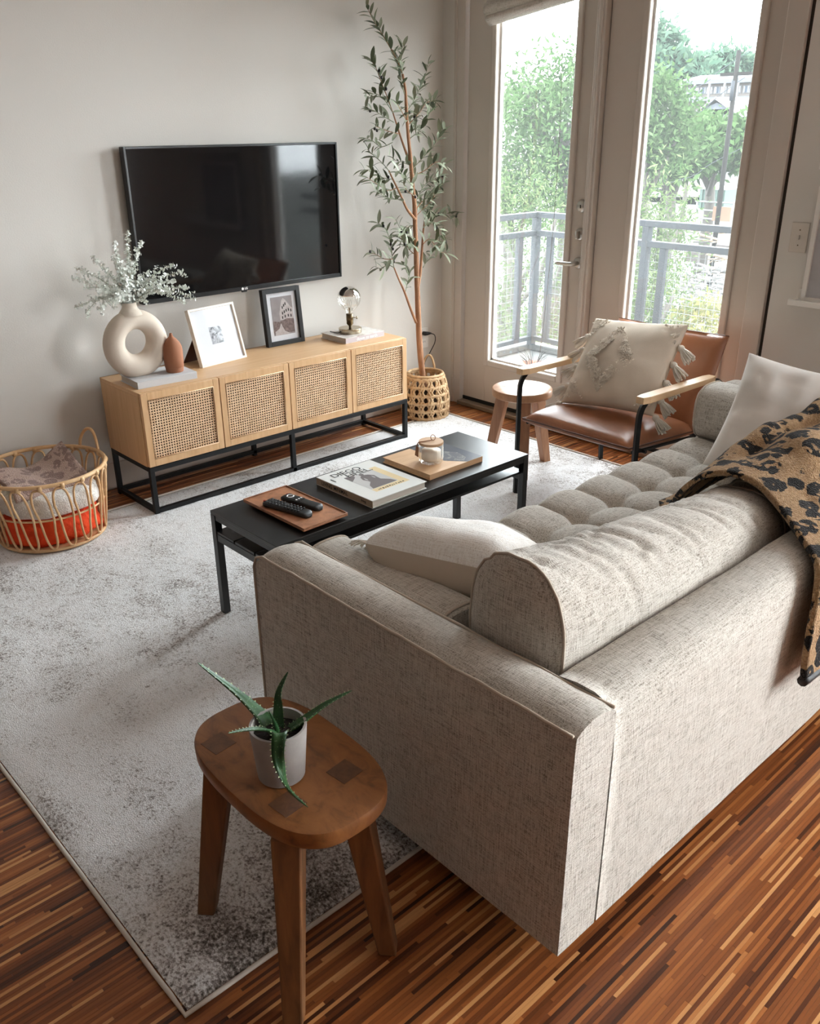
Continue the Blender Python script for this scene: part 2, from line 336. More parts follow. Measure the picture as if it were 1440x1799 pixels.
# ------------------------------------------------------------------ geometry helpers
ORIG = {}
class MB:
    def __init__(s): s.v = []; s.f = []
    def add(s, vs, fs):
        o = len(s.v); s.v += [tuple(p) for p in vs]; s.f += [tuple(i+o for i in f) for f in fs]; return s
    def box(s, x0, x1, y0, y1, z0, z1):
        x0, x1 = min(x0, x1), max(x0, x1); y0, y1 = min(y0, y1), max(y0, y1); z0, z1 = min(z0, z1), max(z0, z1)
        return s.add([(x0,y0,z0),(x1,y0,z0),(x1,y1,z0),(x0,y1,z0),(x0,y0,z1),(x1,y0,z1),(x1,y1,z1),(x0,y1,z1)],
                     [(0,3,2,1),(4,5,6,7),(0,1,5,4),(1,2,6,5),(2,3,7,6),(3,0,4,7)])
    def hull8(s, bot, top):
        return s.add(list(bot)+list(top), [(0,3,2,1),(4,5,6,7),(0,1,5,4),(1,2,6,5),(2,3,7,6),(3,0,4,7)])
    def tube(s, pts, r, n=8, cap=True, closed=False, flat=1.0, up=None):
        P = [Vector(p) for p in pts]; m = len(P)
        rad = r if isinstance(r, (list, tuple)) else [r]*m
        T = []
        for i in range(m):
            a = P[(i-1) % m] if (closed or i > 0) else P[i]
            b = P[(i+1) % m] if (closed or i < m-1) else P[i]
            d = b-a; T.append(d.normalized() if d.length > 1e-9 else Vector((0,0,1)))
        u = Vector(up) if up else (Vector((0,0,1)) if abs(T[0].z) < 0.9 else Vector((1,0,0)))
        u = (u-T[0]*u.dot(T[0])).normalized()
        o = len(s.v)
        for i in range(m):
            if i: u = (u-T[i]*u.dot(T[i])); u = u.normalized() if u.length > 1e-6 else T[i].orthogonal().normalized()
            w_ = T[i].cross(u)
            for k in range(n):
                a = 2*PI*k/n
                s.v.append(tuple(P[i]+u*(math.cos(a)*rad[i]*flat)+w_*(math.sin(a)*rad[i])))
        L = m if closed else m-1
        for i in range(L):
            for k in range(n):
                j = (i+1) % m; k2 = (k+1) % n
                s.f.append((o+i*n+k, o+i*n+k2, o+j*n+k2, o+j*n+k))
        if cap and not closed:
            s.f.append(tuple(o+k for k in reversed(range(n)))); s.f.append(tuple(o+(m-1)*n+k for k in range(n)))
        return s
    def lathe(s, prof, n=24, c=(0,0,0), cap=True):
        o = len(s.v); m = len(prof)
        for r, z in prof:
            for k in range(n):
                a = 2*PI*k/n; s.v.append((c[0]+r*math.cos(a), c[1]+r*math.sin(a), c[2]+z))
        for i in range(m-1):
            for k in range(n):
                k2 = (k+1) % n; s.f.append((o+i*n+k, o+i*n+k2, o+(i+1)*n+k2, o+(i+1)*n+k))
        if cap:
            s.f.append(tuple(o+k for k in reversed(range(n)))); s.f.append(tuple(o+(m-1)*n+k for k in range(n)))
        return s
    def grid(s, G, cu=False, cv=False, flip=False):
        o = len(s.v); nu = len(G); nv = len(G[0])
        for row in G: s.v += [tuple(p) for p in row]
        for i in range(nu if cu else nu-1):
            for j in range(nv if cv else nv-1):
                i2 = (i+1) % nu; j2 = (j+1) % nv
                q = (o+i*nv+j, o+i2*nv+j, o+i2*nv+j2, o+i*nv+j2)
                s.f.append(q[::-1] if flip else q)
        return s
    def ball(s, c, r, n=12, m=8, sz=1.0):
        o = len(s.v)
        prof = [(r*math.sin(PI*i/m), -r*sz*math.cos(PI*i/m)) for i in range(m+1)]
        prof[0] = (r*0.02, -r*sz); prof[-1] = (r*0.02, r*sz)
        return s.lathe(prof, n, c)
    def prism(s, poly, z0, z1):
        n = len(poly)
        return s.add([(x, y, z0) for x, y in poly]+[(x, y, z1) for x, y in poly],
                     [tuple(reversed(range(n))), tuple(range(n, 2*n))]+[(i, (i+1) % n, n+(i+1) % n, n+i) for i in range(n)])
    def xf(s, Mx, start=0):
        for i in range(start, len(s.v)): s.v[i] = tuple(Mx @ Vector(s.v[i]))
        return s
    def mesh(s, name, smooth=False):
        me = bpy.data.meshes.new(name); me.from_pydata(s.v, [], s.f); me.update()
        if smooth: me.polygons.foreach_set('use_smooth', [True]*len(me.polygons))
        return me
    def build(s, name, m, parent=None, smooth=False, bevel=0, seg=2, kind=None, world=True, label=None, sub=0, solid=0, origin=None):
        o0 = Vector((0,0,0))
        if parent is not None and world: o0 = ORIG.get(parent.name, Vector((0,0,0)))
        if origin is not None: o0 = Vector(origin)
        if o0.length > 0: s.v = [(p[0]-o0.x, p[1]-o0.y, p[2]-o0.z) for p in s.v]
        me = s.mesh(name, smooth); me.materials.append(M[m] if isinstance(m, str) else m)
        o = bpy.data.objects.new(name, me); COL.objects.link(o)
        if parent is not None:
            o.parent = parent; ORIG[o.name] = o0
        elif origin is not None: o.location = o0
        if solid:
            md = o.modifiers.new('thickness', 'SOLIDIFY'); md.thickness = solid; md.offset = 0
        if bevel:
            md = o.modifiers.new('bevel', 'BEVEL'); md.width = bevel; md.segments = seg; md.limit_method = 'ANGLE'; md.angle_limit = 0.6
            if smooth is False and seg > 1: me.polygons.foreach_set('use_smooth', [True]*len(me.polygons)); md.harden_normals = False
            if seg > 1:
                try: me.set_sharp_from_angle(angle=0.7)
                except Exception: pass
        if sub:
            md = o.modifiers.new('subdivision', 'SUBSURF'); md.levels = sub; md.render_levels = sub
        if kind: o['kind'] = kind
        if label: o['label'] = label
        return o

def tag(o, label, cat, group=None, kind=None):
    o['label'] = label; o['category'] = cat
    if group: o['group'] = group
    if kind: o['kind'] = kind
    return o
def thing(name, label, cat, loc=(0,0,0), rot=(0,0,0), group=None):
    o = bpy.data.objects.new(name, None); COL.objects.link(o); o.empty_display_size = 0.05
    o.location = loc; o.rotation_euler = rot; ORIG[o.name] = Vector(loc)
    return tag(o, label, cat, group)
def struct(name, mb=None, m=None, loc=None, label=None, **kw):
    if mb is None:
        o = bpy.data.objects.new(name, None); COL.objects.link(o); o.empty_display_size = 0.05
        o.location = loc or (0,0,0); ORIG[o.name] = Vector(loc or (0,0,0))
    else: o = mb.build(name, m, **kw)
    o['kind'] = 'structure'
    if label: o['label'] = label
    return o
def textmesh(txt, size, depth=0.0004, bold=0.0):
    cu = bpy.data.curves.new('txt', 'FONT'); cu.body = txt; cu.size = size; cu.extrude = depth; cu.offset = bold
    cu.align_x = 'CENTER'; cu.align_y = 'CENTER'
    ob = bpy.data.objects.new('txt', cu); COL.objects.link(ob)
    bpy.context.view_layer.update()
    dg = bpy.context.evaluated_depsgraph_get(); me = ob.evaluated_get(dg).to_mesh()
    b = MB(); b.v = [tuple(v.co) for v in me.vertices]; b.f = [tuple(p.vertices) for p in me.polygons]
    ob.evaluated_get(dg).to_mesh_clear(); bpy.data.objects.remove(ob); bpy.data.curves.remove(cu)
    return b
def fbm(p, sc, oct=3):
    return noise.fractal(Vector(p)*sc, 1.0, 2.0, oct, noise_basis='PERLIN_ORIGINAL')
def catmull(P, n):
    P = [Vector(p) for p in P]; out = []
    for i in range(len(P)-1):
        p0 = P[max(i-1, 0)]; p1 = P[i]; p2 = P[i+1]; p3 = P[min(i+2, len(P)-1)]
        for k in range(n):
            t_ = k/n
            out.append(0.5*((2*p1)+(p2-p0)*t_+(2*p0-5*p1+4*p2-p3)*t_*t_+(3*p1-p0-3*p2+p3)*t_**3))
    out.append(P[-1]); return out
def pillow(a, b, th, n=26, pinch=0.07, wr=0.008, seed=0, e=0.42):
    """square cushion in its own xy plane: half sizes a, b, full thickness th"""
    top = []; bot = []
    for i in range(n+1):
        r1 = []; r2 = []
        u = -math.cos(PI*i/n)
        for j in range(n+1):
            v = -math.cos(PI*j/n)
            x = a*u*(1-pinch*(1-v*v)); y = b*v*(1-pinch*(1-u*u))
            h = th/2*(max((1-u*u)*(1-v*v), 0)**e)
            k = (1-u*u)*(1-v*v)
            d1 = wr*fbm((x+seed, y, 0.3), 9)*min(1, 6*k); d2 = wr*fbm((x+seed, y, 5.3), 9)*min(1, 6*k)
            r1.append((x, y, h+d1)); r2.append((x, y, -h+d2))
        top.append(r1); bot.append(r2)
    return top, bot, n
def superball(c, half, e1=0.5, e2=0.5, nu=32, nv=16, amp=0.0, sc=8, seed=0.0):
    f = lambda x, e: math.copysign(abs(x)**e, x)
    G = []
    for j in range(nv+1):
        ph = -PI/2+PI*j/nv; row = []
        for i in range(nu):
            th = 2*PI*i/nu
            p = Vector((half[0]*f(math.cos(ph), e1)*f(math.cos(th), e2), half[1]*f(math.cos(ph), e1)*f(math.sin(th), e2), half[2]*f(math.sin(ph), e1)))
            if amp: p = p*(1+amp*fbm((p.x+seed, p.y, p.z), sc))
            row.append(p+Vector(c))
        G.append(row)
    return G

# ------------------------------------------------------------------ room shell
XL, YN, ZC = -8.0, -8.5, 2.75
f_ = struct('floor', MB().box(XL, 0.0, YN, 0.0, -0.12, -0.004), 'floor')
struct('ceiling', MB().box(XL, 0.14, YN, 0.14, ZC, ZC+0.1), 'ceiling')
struct('wall_far', MB().box(XL, 0.14, 0.0, 0.14, -0.12, ZC), 'wall')
struct('wall_left', MB().box(XL-0.12, XL, YN, 0.14, -0.12, ZC), 'wall_deep')
b = MB().box(XL, 0.14, YN-0.12, YN, -0.12, ZC)
struct('wall_near', b, 'wall_deep')
b = MB(); b.box(0, 0.14, -0.10, 0, -0.12, ZC); b.box(0, 0.14, -1.99, -0.10, 2.42, ZC)
b.box(0, 0.14, -4.2, -2.006, -0.12, ZC); b.box(0, 0.14, YN, -6.9, -0.12, ZC); b.box(0, 0.14, -6.9, -4.2, -0.12, 0.45); b.box(0, 0.14, -6.9, -4.2, 2.45, ZC)
b.box(0.02, 0.14, -2.006, -1.99, -0.12, ZC)
struct('wall_right', b, 'wall')
struct('trim_4', MB().box(0.006, 0.02, -2.0055, -1.9905, 0, 2.5), 'gap')  # dark brown strip, paints the shade of the gap beside the casing
struct('baseboard_far', MB().box(XL, -0.012, -0.014, 0, 0.0, 0.125), 'trim', bevel=0.004)
struct('baseboard_right', MB().box(-0.014, 0, YN, -2.01, 0.0, 0.125), 'trim', bevel=0.004)
struct('baseboard_left', MB().box(XL, XL+0.014, YN, -0.015, 0.0, 0.125), 'trim', bevel=0.004)
# frame of the window beside the camera
wn = struct('window_1', loc=(0.06, -5.55, 0.45))
for y in (-6.87, -5.55, -4.23): MB().box(0.075, 0.13, y-0.03, y+0.03, 0.45, 2.45).build('mullion', 'glaze', wn)
for z in (0.48, 2.42): MB().box(0.075, 0.13, -6.9, -4.2, z-0.03, z+0.03).build('rail', 'glaze', wn)
MB().box(0.10, 0.105, -6.85, -4.25, 0.5, 2.4).build('pane', 'glass', wn)

# casings around the glazed doors
b = MB(); b.box(-0.012, 0.13, -0.175, -0.118, 0, 2.42); b.box(-0.02, 0.02, -0.122, -0.104, 0, 2.42)
struct('trim_1', b, 'trim', bevel=0.003)
b = MB(); b.box(-0.024, 0.05, -1.062, -1.012, 0.03, 2.42); b.box(-0.032, 0.0, -1.048, -1.028, 0.03, 2.42); b.box(0.05, 0.13, -1.09, -0.99, 0.03, 2.42)
struct('trim_2', b, 'trim', bevel=0.005)
b = MB(); b.box(-0.014, 0.13, -1.99, -1.904, 0, 2.5)
struct('trim_3', b, 'trim', bevel=0.003)
struct('trim_5', MB().box(-0.014, 0.13, -1.904, -0.175, 2.36, 2.44), 'trim', bevel=0.003)
struct('trim_6', MB().box(-0.035, 0.14, -1.904, -0.172, 0.0, 0.028), 'sill', bevel=0.006)
def glazed_door(name, y0, y1, g0, g1, lock):
    """y0>y1: hinge and latch edges; g0>g1: clear glass"""
    d = struct(name, loc=(0.04, (y0+y1)/2, 0.03))
    zt, zg0, zg1 = 2.355, 0.30, 2.26
    x0, x1 = 0.012, 0.058
    MB().box(x0, x1, y0, g0+0.03, 0.035, zt).build('stile', 'door', d, bevel=0.003)
    MB().box(x0, x1, g1-0.03, y1, 0.035, zt).build('stile', 'door', d, bevel=0.003)
    MB().box(x0, x1, g0+0.03, g1-0.03, 0.035, zg0-0.03).build('bottom_rail', 'door', d, bevel=0.002)
    MB().box(x0, x1, g0+0.03, g1-0.03, zg1+0.03, zt).build('top_rail', 'door', d, bevel=0.002)
    fr_ = MB(); xi = x0-0.014
    fr_.box(xi, x1, g0+0.034, g0, zg0-0.034, zg1+0.034); fr_.box(xi, x1, g1, g1-0.034, zg0-0.034, zg1+0.034)
    fr_.box(xi, x1, g0, g1, zg0-0.034, zg0); fr_.box(xi, x1, g0, g1, zg1, zg1+0.034)
    fo = fr_.build('glazing_frame', 'trim', d, bevel=0.006)
    gb = MB()
    for a_, c_ in ((g0, g0-0.012), (g1+0.012, g1)): gb.box(0.028, 0.05, a_, c_, zg0, zg1)
    gb.box(0.028, 0.05, g0, g1, zg0, zg0+0.01)
    gb.build('glazing_bead', 'glaze', fo)
    MB().box(0.036, 0.0415, g0, g1, zg0, zg1).build('pane', 'glass', d)
    MB().box(x0-0.004, x1, y0, y1, 0.03, 0.05).build('door_sweep', 'black_rubber', d)
    if lock:
        for z in (1.178, 1.045):
            db = MB(); db.lathe([(0.001, 0), (0.03, 0), (0.03, 0.008), (0.026, 0.016), (0.001, 0.018)], 24)
            db.xf(Matrix.Translation((x0, -0.978, z)) @ Matrix.Rotation(-PI/2, 4, 'Y'))
            o = db.build('deadbolt', 'nickel', d, smooth=True)
            if z < 1.1: MB().box(x0-0.04, x0-0.016, -0.988, -0.974, z-0.02, z+0.018).build('thumb_turn', 'nickel', o, bevel=0.004)
            else: MB().box(x0-0.021, x0-0.016, -0.981, -0.977, z-0.008, z+0.008).build('keyway', 'black_plastic', o)
        rs = MB(); rs.lathe([(0.001, 0), (0.029, 0), (0.029, 0.006), (0.022, 0.012), (0.001, 0.013)], 24)
        rs.xf(Matrix.Translation((x0, -0.978, 0.905)) @ Matrix.Rotation(-PI/2, 4, 'Y'))
        ro = rs.build('rosette', 'nickel', d, smooth=True)
        MB().tube(catmull([(x0-0.008, -0.978, 0.905), (x0-0.045, -0.978, 0.905), (x0-0.055, -0.965, 0.905), (x0-0.055, -0.93, 0.904), (x0-0.05, -0.872, 0.902)], 4),
                  [0.011]*8+[0.011, 0.0105, 0.010, 0.0095, 0.009, 0.009, 0.009, 0.009, 0.008], 10).build('lever', 'nickel', ro, smooth=True)
    return d
glazed_door('door_1', -0.182, -1.008, -0.385, -0.885, True)
glazed_door('door_2', -1.066, -1.900, -1.275, -1.785, False)

# floor: strip parquet, strips running along x
random.seed(3)
WS = 0.0078
strips = []
y = -4.75
while y < -0.012:
    x = -4.9-random.random()*0.4
    prev = None
    while x < -0.005:
        L = random.choice((0.18, 0.24, 0.3, 0.36, 0.42))
        x2 = min(x+L, -0.004)
        if not (x > -3.24 and x2 < -0.24 and y > -2.6 and y+WS < -0.28):
            t_ = min(1, max(0, random.gauss(0.5, 0.27)+0.06*fbm((x*0.7, y*14, 0), 1.0)))
            if random.random() < 0.05: t_ = 0.97
            strips.append((x, x2, y, y+WS, t_))
        x = x2
    y += WS
def strip_box(b, s_):
    x0, x1, y0, y1, t_ = s_; g_ = 0.00015; zt = random.uniform(-0.0006, 0.0)
    b.add([(x0+g_, y0+g_, -0.004), (x1-g_, y0+g_, -0.004), (x1-g_, y1-g_, -0.004), (x0+g_, y1-g_, -0.004), (x0+g_, y0+g_, zt), (x1-g_, y0+g_, zt), (x1-g_, y1-g_, zt), (x0+g_, y1-g_, zt)],
          [(4,5,6,7),(0,1,5,4),(1,2,6,5),(2,3,7,6),(3,0,4,7)])
def tinted(o, vals):
    a_ = o.data.attributes.new('tint', 'FLOAT', 'FACE'); a_.data.foreach_set('value', vals)
def key(s_):
    p = Vector(((s_[0]+s_[1])/2, (s_[2]+s_[3])/2, 0))-CC
    z_ = p.dot(CF)
    u = 720+FPX*p.dot(CR)/max(z_, 0.1); v_ = 899.5-FPX*p.dot(CU)/max(z_, 0.1)
    return z_+(0 if (z_ > 0.3 and 0 < u < 1440 and 1250 < v_ < 1799) else 100)
strips.sort(key=key)
for s_ in strips[:300]:
    b = MB(); strip_box(b, s_); o = b.build('floor_strip', 'strip', f_); tinted(o, [s_[4]]*5)
b = MB(); vals = []
for s_ in strips[300:]: strip_box(b, s_); vals += [s_[4]]*5
o = b.build('floor_strips', 'strip', f_, kind='stuff'); tinted(o, vals)

# ------------------------------------------------------------------ rug
RX0, RX1, RY0, RY1 = -3.265, -0.215, -2.624, -0.251
rug = thing('area_rug', 'ivory and charcoal distressed area rug under the coffee table', 'rug', ((RX0+RX1)/2, (RY0+RY1)/2, 0))
G = []
NX, NY = 150, 116
for i in range(NX+1):
    row = []
    for j in range(NY+1):
        x = RX0+0.008+(RX1-RX0-0.016)*i/NX; y = RY0+0.008+(RY1-RY0-0.016)*j/NY
        h = 0.010+0.0022*fbm((x, y, 0), 9)+0.0016*fbm((x, y, 2), 38, 2)
        if i in (0, NX) or j in (0, NY): h = 0.004
        row.append((x, y, h))
    G.append(row)
MB().grid(G).build('pile', 'rug', rug, smooth=True)
b = MB(); pts = []
for (xa, ya), (xb, yb) in (((RX0, RY0), (RX1, RY0)), ((RX1, RY0), (RX1, RY1)), ((RX1, RY1), (RX0, RY1)), ((RX0, RY1), (RX0, RY0))):
    for k in range(40): pts.append((xa+(xb-xa)*k/40+0.002*fbm((k, xa, ya), 0.31), ya+(yb-ya)*k/40+0.002*fbm((k, ya, xb), 0.31), 0.0055))
b.tube(pts, 0.0052, 8, closed=True); b.build('binding', 'rug_edge', rug, smooth=True)
b = MB()
for k in range(26):
    a_ = random.uniform(-0.9, 0.9); l_ = random.uniform(0.02, 0.045)
    b.tube([(RX1-0.01, RY1-0.005, 0.012), (RX1+0.02*random.random(), RY1+0.012+l_*0.5*math.sin(a_), 0.018), (RX1+l_*math.cos(a_), RY1+0.015+l_*math.sin(a_), 0.004)], 0.0014, 4)
b.build('frayed_corner', 'rug_edge', rug)

# ------------------------------------------------------------------ television
TX0, TX1, TZ0, TZ1 = -1.922, -0.793, 0.828, 1.479
tv = thing('television', 'large black flat screen television hung on the wall above the cabinet', 'television', ((TX0+TX1)/2, -0.02, TZ0))
MB().box(TX0, TX1, -0.052, -0.02, TZ0, TZ1).build('casing', 'bezel', tv, bevel=0.003)
MB().box(TX0+0.25, TX1-0.25, -0.02, -0.002, TZ0+0.12, TZ1-0.12).build('wall_mount', 'black_metal', tv)
b = MB(); y0, y1 = -0.06, -0.05
b.box(TX0, TX0+0.010, y0, y1, TZ0, TZ1); b.box(TX1-0.010, TX1, y0, y1, TZ0, TZ1); b.box(TX0+0.01, TX1-0.01, y0, y1, TZ1-0.010, TZ1); b.box(TX0+0.01, TX1-0.01, y0, y1, TZ0, TZ0+0.020)
b.build('bezel', 'bezel', tv, bevel=0.0015)
MB().box(TX0+0.01, TX1-0.01, -0.0535, -0.0525, TZ0+0.02, TZ1-0.01).build('screen', 'screen', tv)
lg = MB(); lg.lathe([(0.0001, 0), (0.0065, 0), (0.0065, 0.0005), (0.0001, 0.0005)], 20); lg.xf(Matrix.Translation((-0.0105, 0, 0)))
tm = textmesh('LG', 0.014, 0.0003, 0.0004); tm.xf(Matrix.Translation((0.009, 0, 0))); lg.add(tm.v, tm.f)
lg.xf(Matrix.Translation((-1.392, -0.0603, 0.838)) @ Matrix.Rotation(PI/2, 4, 'X'))
lg.build('logo', 'white_ink', tv)
MB().box(-1.407, -1.377, -0.058, -0.05, 0.821, 0.829).build('sensor', 'black_plastic', tv, bevel=0.002)

# ------------------------------------------------------------------ media cabinet
CX0, CX1, CYF, CYB, CZB, CZT = -2.175, -0.687, -0.444, -0.070, 0.2235, 0.5496
cab = thing('media_cabinet', 'long pale oak media cabinet with four cane doors on a black frame', 'cabinet', ((CX0+CX1)/2, (CYF+CYB)/2, 0))
th = 0.018; yd = CYF+0.02; DW0 = (CX1-CX0)/4
b = MB()
b.box(CX0, CX1, CYB, CYB-0.008, CZB, CZT); b.box(CX0, CX1, yd+0.001, CYB-0.008, CZB, CZB+th)
for x in (CX0, CX0+(CX1-CX0)/4-th/2, (CX0+CX1)/2-th/2, CX0+3*(CX1-CX0)/4-th/2, CX1-th): b.box(x, x+th, yd+0.001, CYB-0.008, CZB+th, CZT-th)
b.build('carcass', 'oak_end', cab)
for k in range(4):                                                   # dark sheets that paint the shade inside each compartment
    xa = CX0+k*DW0+th*0.6+0.003; xb = CX0+(k+1)*DW0-th*0.6-0.003; b = MB()
    b.box(xa, xb, CYB-0.014, CYB-0.009, CZB+th+0.001, CZT-th-0.001); b.box(xa, xb, yd+0.012, CYB-0.014, CZB+th+0.0005, CZB+th+0.003); b.box(xa, xb, yd+0.012, CYB-0.014, CZT-th-0.004, CZT-th-0.0005)
    b.box(xa, xa+0.003, yd+0.012, CYB-0.014, CZB+th+0.003, CZT-th-0.004); b.box(xb-0.003, xb, yd+0.012, CYB-0.014, CZB+th+0.003, CZT-th-0.004)
    b.build('lining', 'inner_shade', cab)
MB().box(CX0, CX1, yd-0.002, CYB, CZT-th, CZT).build('top', 'oak', cab, bevel=0.002)
DW = (CX1-CX0)/4
# woven cane panel shared by the four doors
pw, phh = DW-0.060, (CZT-CZB)-0.066
NCX, NCZ = 26, 22
cb = MB()
def ribbon(pts, n_, wv, th_):
    o = len(cb.v)
    for p, in zip(pts):
        x, y_, z = p
        if n_ == 'v': q = [(x-wv, y_-th_, z), (x+wv, y_-th_, z), (x+wv, y_+th_, z), (x-wv, y_+th_, z)]
        else: q = [(x, y_-th_, z+wv), (x, y_-th_, z-wv), (x, y_+th_, z-wv), (x, y_+th_, z+wv)]
        cb.v.extend(q)
    for i in range(len(pts)-1):
        for k in range(4): cb.f.append((o+i*4+k, o+i*4+(k+1) % 4, o+(i+1)*4+(k+1) % 4, o+(i+1)*4+k))
sxx, szz = pw/NCX, phh/NCZ
for i in range(NCX+1):
    ribbon([(-pw/2+i*sxx, 0.0011*(1 if (i+j) % 2 else -1), -phh/2+j*szz) for j in range(-1, NCZ+2)], 'v', sxx*0.235, 0.0008)
for j in range(NCZ+1):
    ribbon([(-pw/2+i*sxx, -0.0011*(1 if (i+j) % 2 else -1), -phh/2+j*szz) for i in range(-1, NCX+2)], 'h', szz*0.235, 0.0008)
cane_me = cb.mesh('cane_panel'); cane_me.materials.append(M['cane'])
for k in range(4):
    x0 = CX0+k*DW+0.0022; x1 = CX0+(k+1)*DW-0.0022; z0, z1 = CZB+0.002, CZT-0.0015; fw = 0.028
    b = MB(); b.box(x0, x0+fw, CYF, CYF+0.018, z0, z1); b.box(x1-fw, x1, CYF, CYF+0.018, z0, z1)
    b.box(x0+fw, x1-fw, CYF, CYF+0.018, z0, z0+fw+0.004); b.box(x0+fw, x1-fw, CYF, CYF+0.018, z1-fw-0.004, z1)
    d = b.build('door', 'oak_end', cab, bevel=0.0015)
    o = bpy.data.objects.new('cane_panel', cane_me); COL.objects.link(o); o.parent = d
    o.location = Vector(((x0+x1)/2, CYF+0.009, (z0+z1)/2))-ORIG[cab.name]; o['kind'] = 'stuff'
    cm = MB(); yc = CYF+0.0005                                     # raised cane cord around each panel
    xa, xb, za, zb = x0+fw+0.001, x1-fw-0.001, z0+fw+0.005, z1-fw-0.005
    cm.tube([(xa, yc, za), (xb, yc, za), (xb, yc, zb), (xa, yc, zb)], 0.0028, 6, closed=True)
    cm.build('spline_cord', 'cane', d, smooth=True)
lw = 0.0105
for x in (CX0+lw, (CX0+CX1)/2, CX1-lw):
    for y_ in (CYF+lw, CYB-lw-0.004):
        MB().box(x-lw, x+lw, y_-lw, y_+lw, 0.0, CZB-0.021).build('leg', 'black_metal', cab, bevel=0.001)
for y_ in (CYF+lw, CYB-lw-0.004):
    MB().box(CX0, CX1, y_-lw, y_+lw, CZB-0.021, CZB-0.0005).build('top_rail', 'black_metal', cab, bevel=0.001)
    MB().box(CX0+2*lw, CX1-2*lw, y_-lw, y_+lw, 0.0115, 0.0115+0.019).build('floor_rail', 'black_metal', cab, bevel=0.001)
for x in (CX0+lw, CX1-lw):
    MB().box(x-lw, x+lw, CYF+2*lw, CYB-0.004-2*lw, CZB-0.021, CZB-0.0005).build('top_rail', 'black_metal', cab, bevel=0.001)
    MB().box(x-lw, x+lw, CYF+2*lw, CYB-0.004-2*lw, 0.0115, 0.0115+0.019).build('floor_rail', 'black_metal', cab, bevel=0.001)

ZT = CZT+0.0003
def book(name, label, cx, cy, z, sx, sy, h, rot, cover, pages, spine_side='-y', cat='book', spine=None):
    """hardback: spine on the given side; local axes, rotated about z"""
    r = thing(name, label, cat, (cx, cy, z), (0, 0, rot))
    a, c_ = sx/2, sy/2; ct = 0.0028
    MB().box(-a, a, -c_, c_, h-ct, h).build('cover', cover, r, world=False, bevel=0.0008)
    MB().box(-a, a, -c_, c_, 0, ct).build('back_cover', cover, r, world=False, bevel=0.0008)
    i_ = 0.005
    m_ = {'-y': (-a+i_, a-i_, -c_+ct, c_-i_), '+y': (-a+i_, a-i_, -c_+i_, c_-ct), '-x': (-a+ct, a-i_, -c_+i_, c_-i_), '+x': (-a+i_, a-ct, -c_+i_, c_-i_)}[spine_side]
    MB().box(*m_, ct+0.0001, h-ct-0.0001).build('pages', pages, r, world=False)
    s_ = {'-y': (-a, a, -c_, -c_+ct), '+y': (-a, a, c_-ct, c_), '-x': (-a, -a+ct, -c_, c_), '+x': (a-ct, a, -c_, c_)}[spine_side]
    MB().box(*s_, ct*0.4, h-ct*0.4).build('spine', spine or cover, r, world=False, bevel=0.001)
    return r
# grey book under the vase
book('cloth_book', 'thick pale grey cloth book under the round vase', -2.006, -0.292, ZT, 0.272, 0.182, 0.030, -0.05, 'grey_cloth', 'paper', '-y')
ZB1 = ZT+0.0303
# ring vase
va = thing('ring_vase', 'cream ceramic ring shaped vase holding frosted branches', 'vase', (-2.078, -0.265, ZB1))
R0, r0x, r0z = 0.0985, 0.044, 0.0455
G = []
for i in range(56):
    a_ = 2*PI*i/56; row = []
    for j in range(24):
        c_ = 2*PI*j/24
        rr = R0+r0z*math.cos(c_)*(1.0+0.10*math.cos(a_+PI))
        row.append((rr*math.sin(a_)*0.98, r0x*math.sin(c_)*1.08, rr*math.cos(a_)+0.1385))
    G.append(row)
b = MB().grid(G, True, True); b.v = [(x, y_, max(z, 0.0)) for x, y_, z in b.v]
b.build('body', 'stone_vase', va, smooth=True, world=False)
nk = MB(); nk.lathe([(0.052, -0.014), (0.040, 0.002), (0.032, 0.012), (0.029, 0.026), (0.031, 0.036), (0.0255, 0.036), (0.023, 0.02), (0.022, -0.005)], 28, (-0.006, 0, 0.272), cap=False)
nk.build('neck', 'stone_vase', va, smooth=True, world=False)
# frosted branches
VT = Vector((-2.084, -0.265, ZB1+0.31))
br = thing('frosted_branches', 'spray of frosted white leafy branches in the ring vase', 'plant', VT)
tips = [(630,75),(780,190),(480,205),(470,340),(240,360),(60,480),(30,590),(160,690),(60,905),(175,965),(300,930),(480,920),(850,525),(1110,440),(1215,515),(1135,615),(1275,690),(1355,820),(1250,860),(845,880),(560,420),(720,330),(350,470),(980,720),(300,740),(640,300),(560,620),(760,620)]
random.seed(11)
lf = MB()
def round_leaf(P, n_, up, s_):
    n_ = n_.normalized(); u = up-n_*up.dot(n_); u = u.normalized() if u.length > 1e-4 else n_.orthogonal().normalized(); w_ = n_.cross(u)
    pts = [P, P+u*s_*0.5+w_*s_*0.45, P+u*s_+w_*s_*0.25, P+u*s_*1.08-w_*s_*0.2, P+u*s_*0.5-w_*s_*0.45]
    lf.add(pts, [(0, 1, 2, 3, 4)])
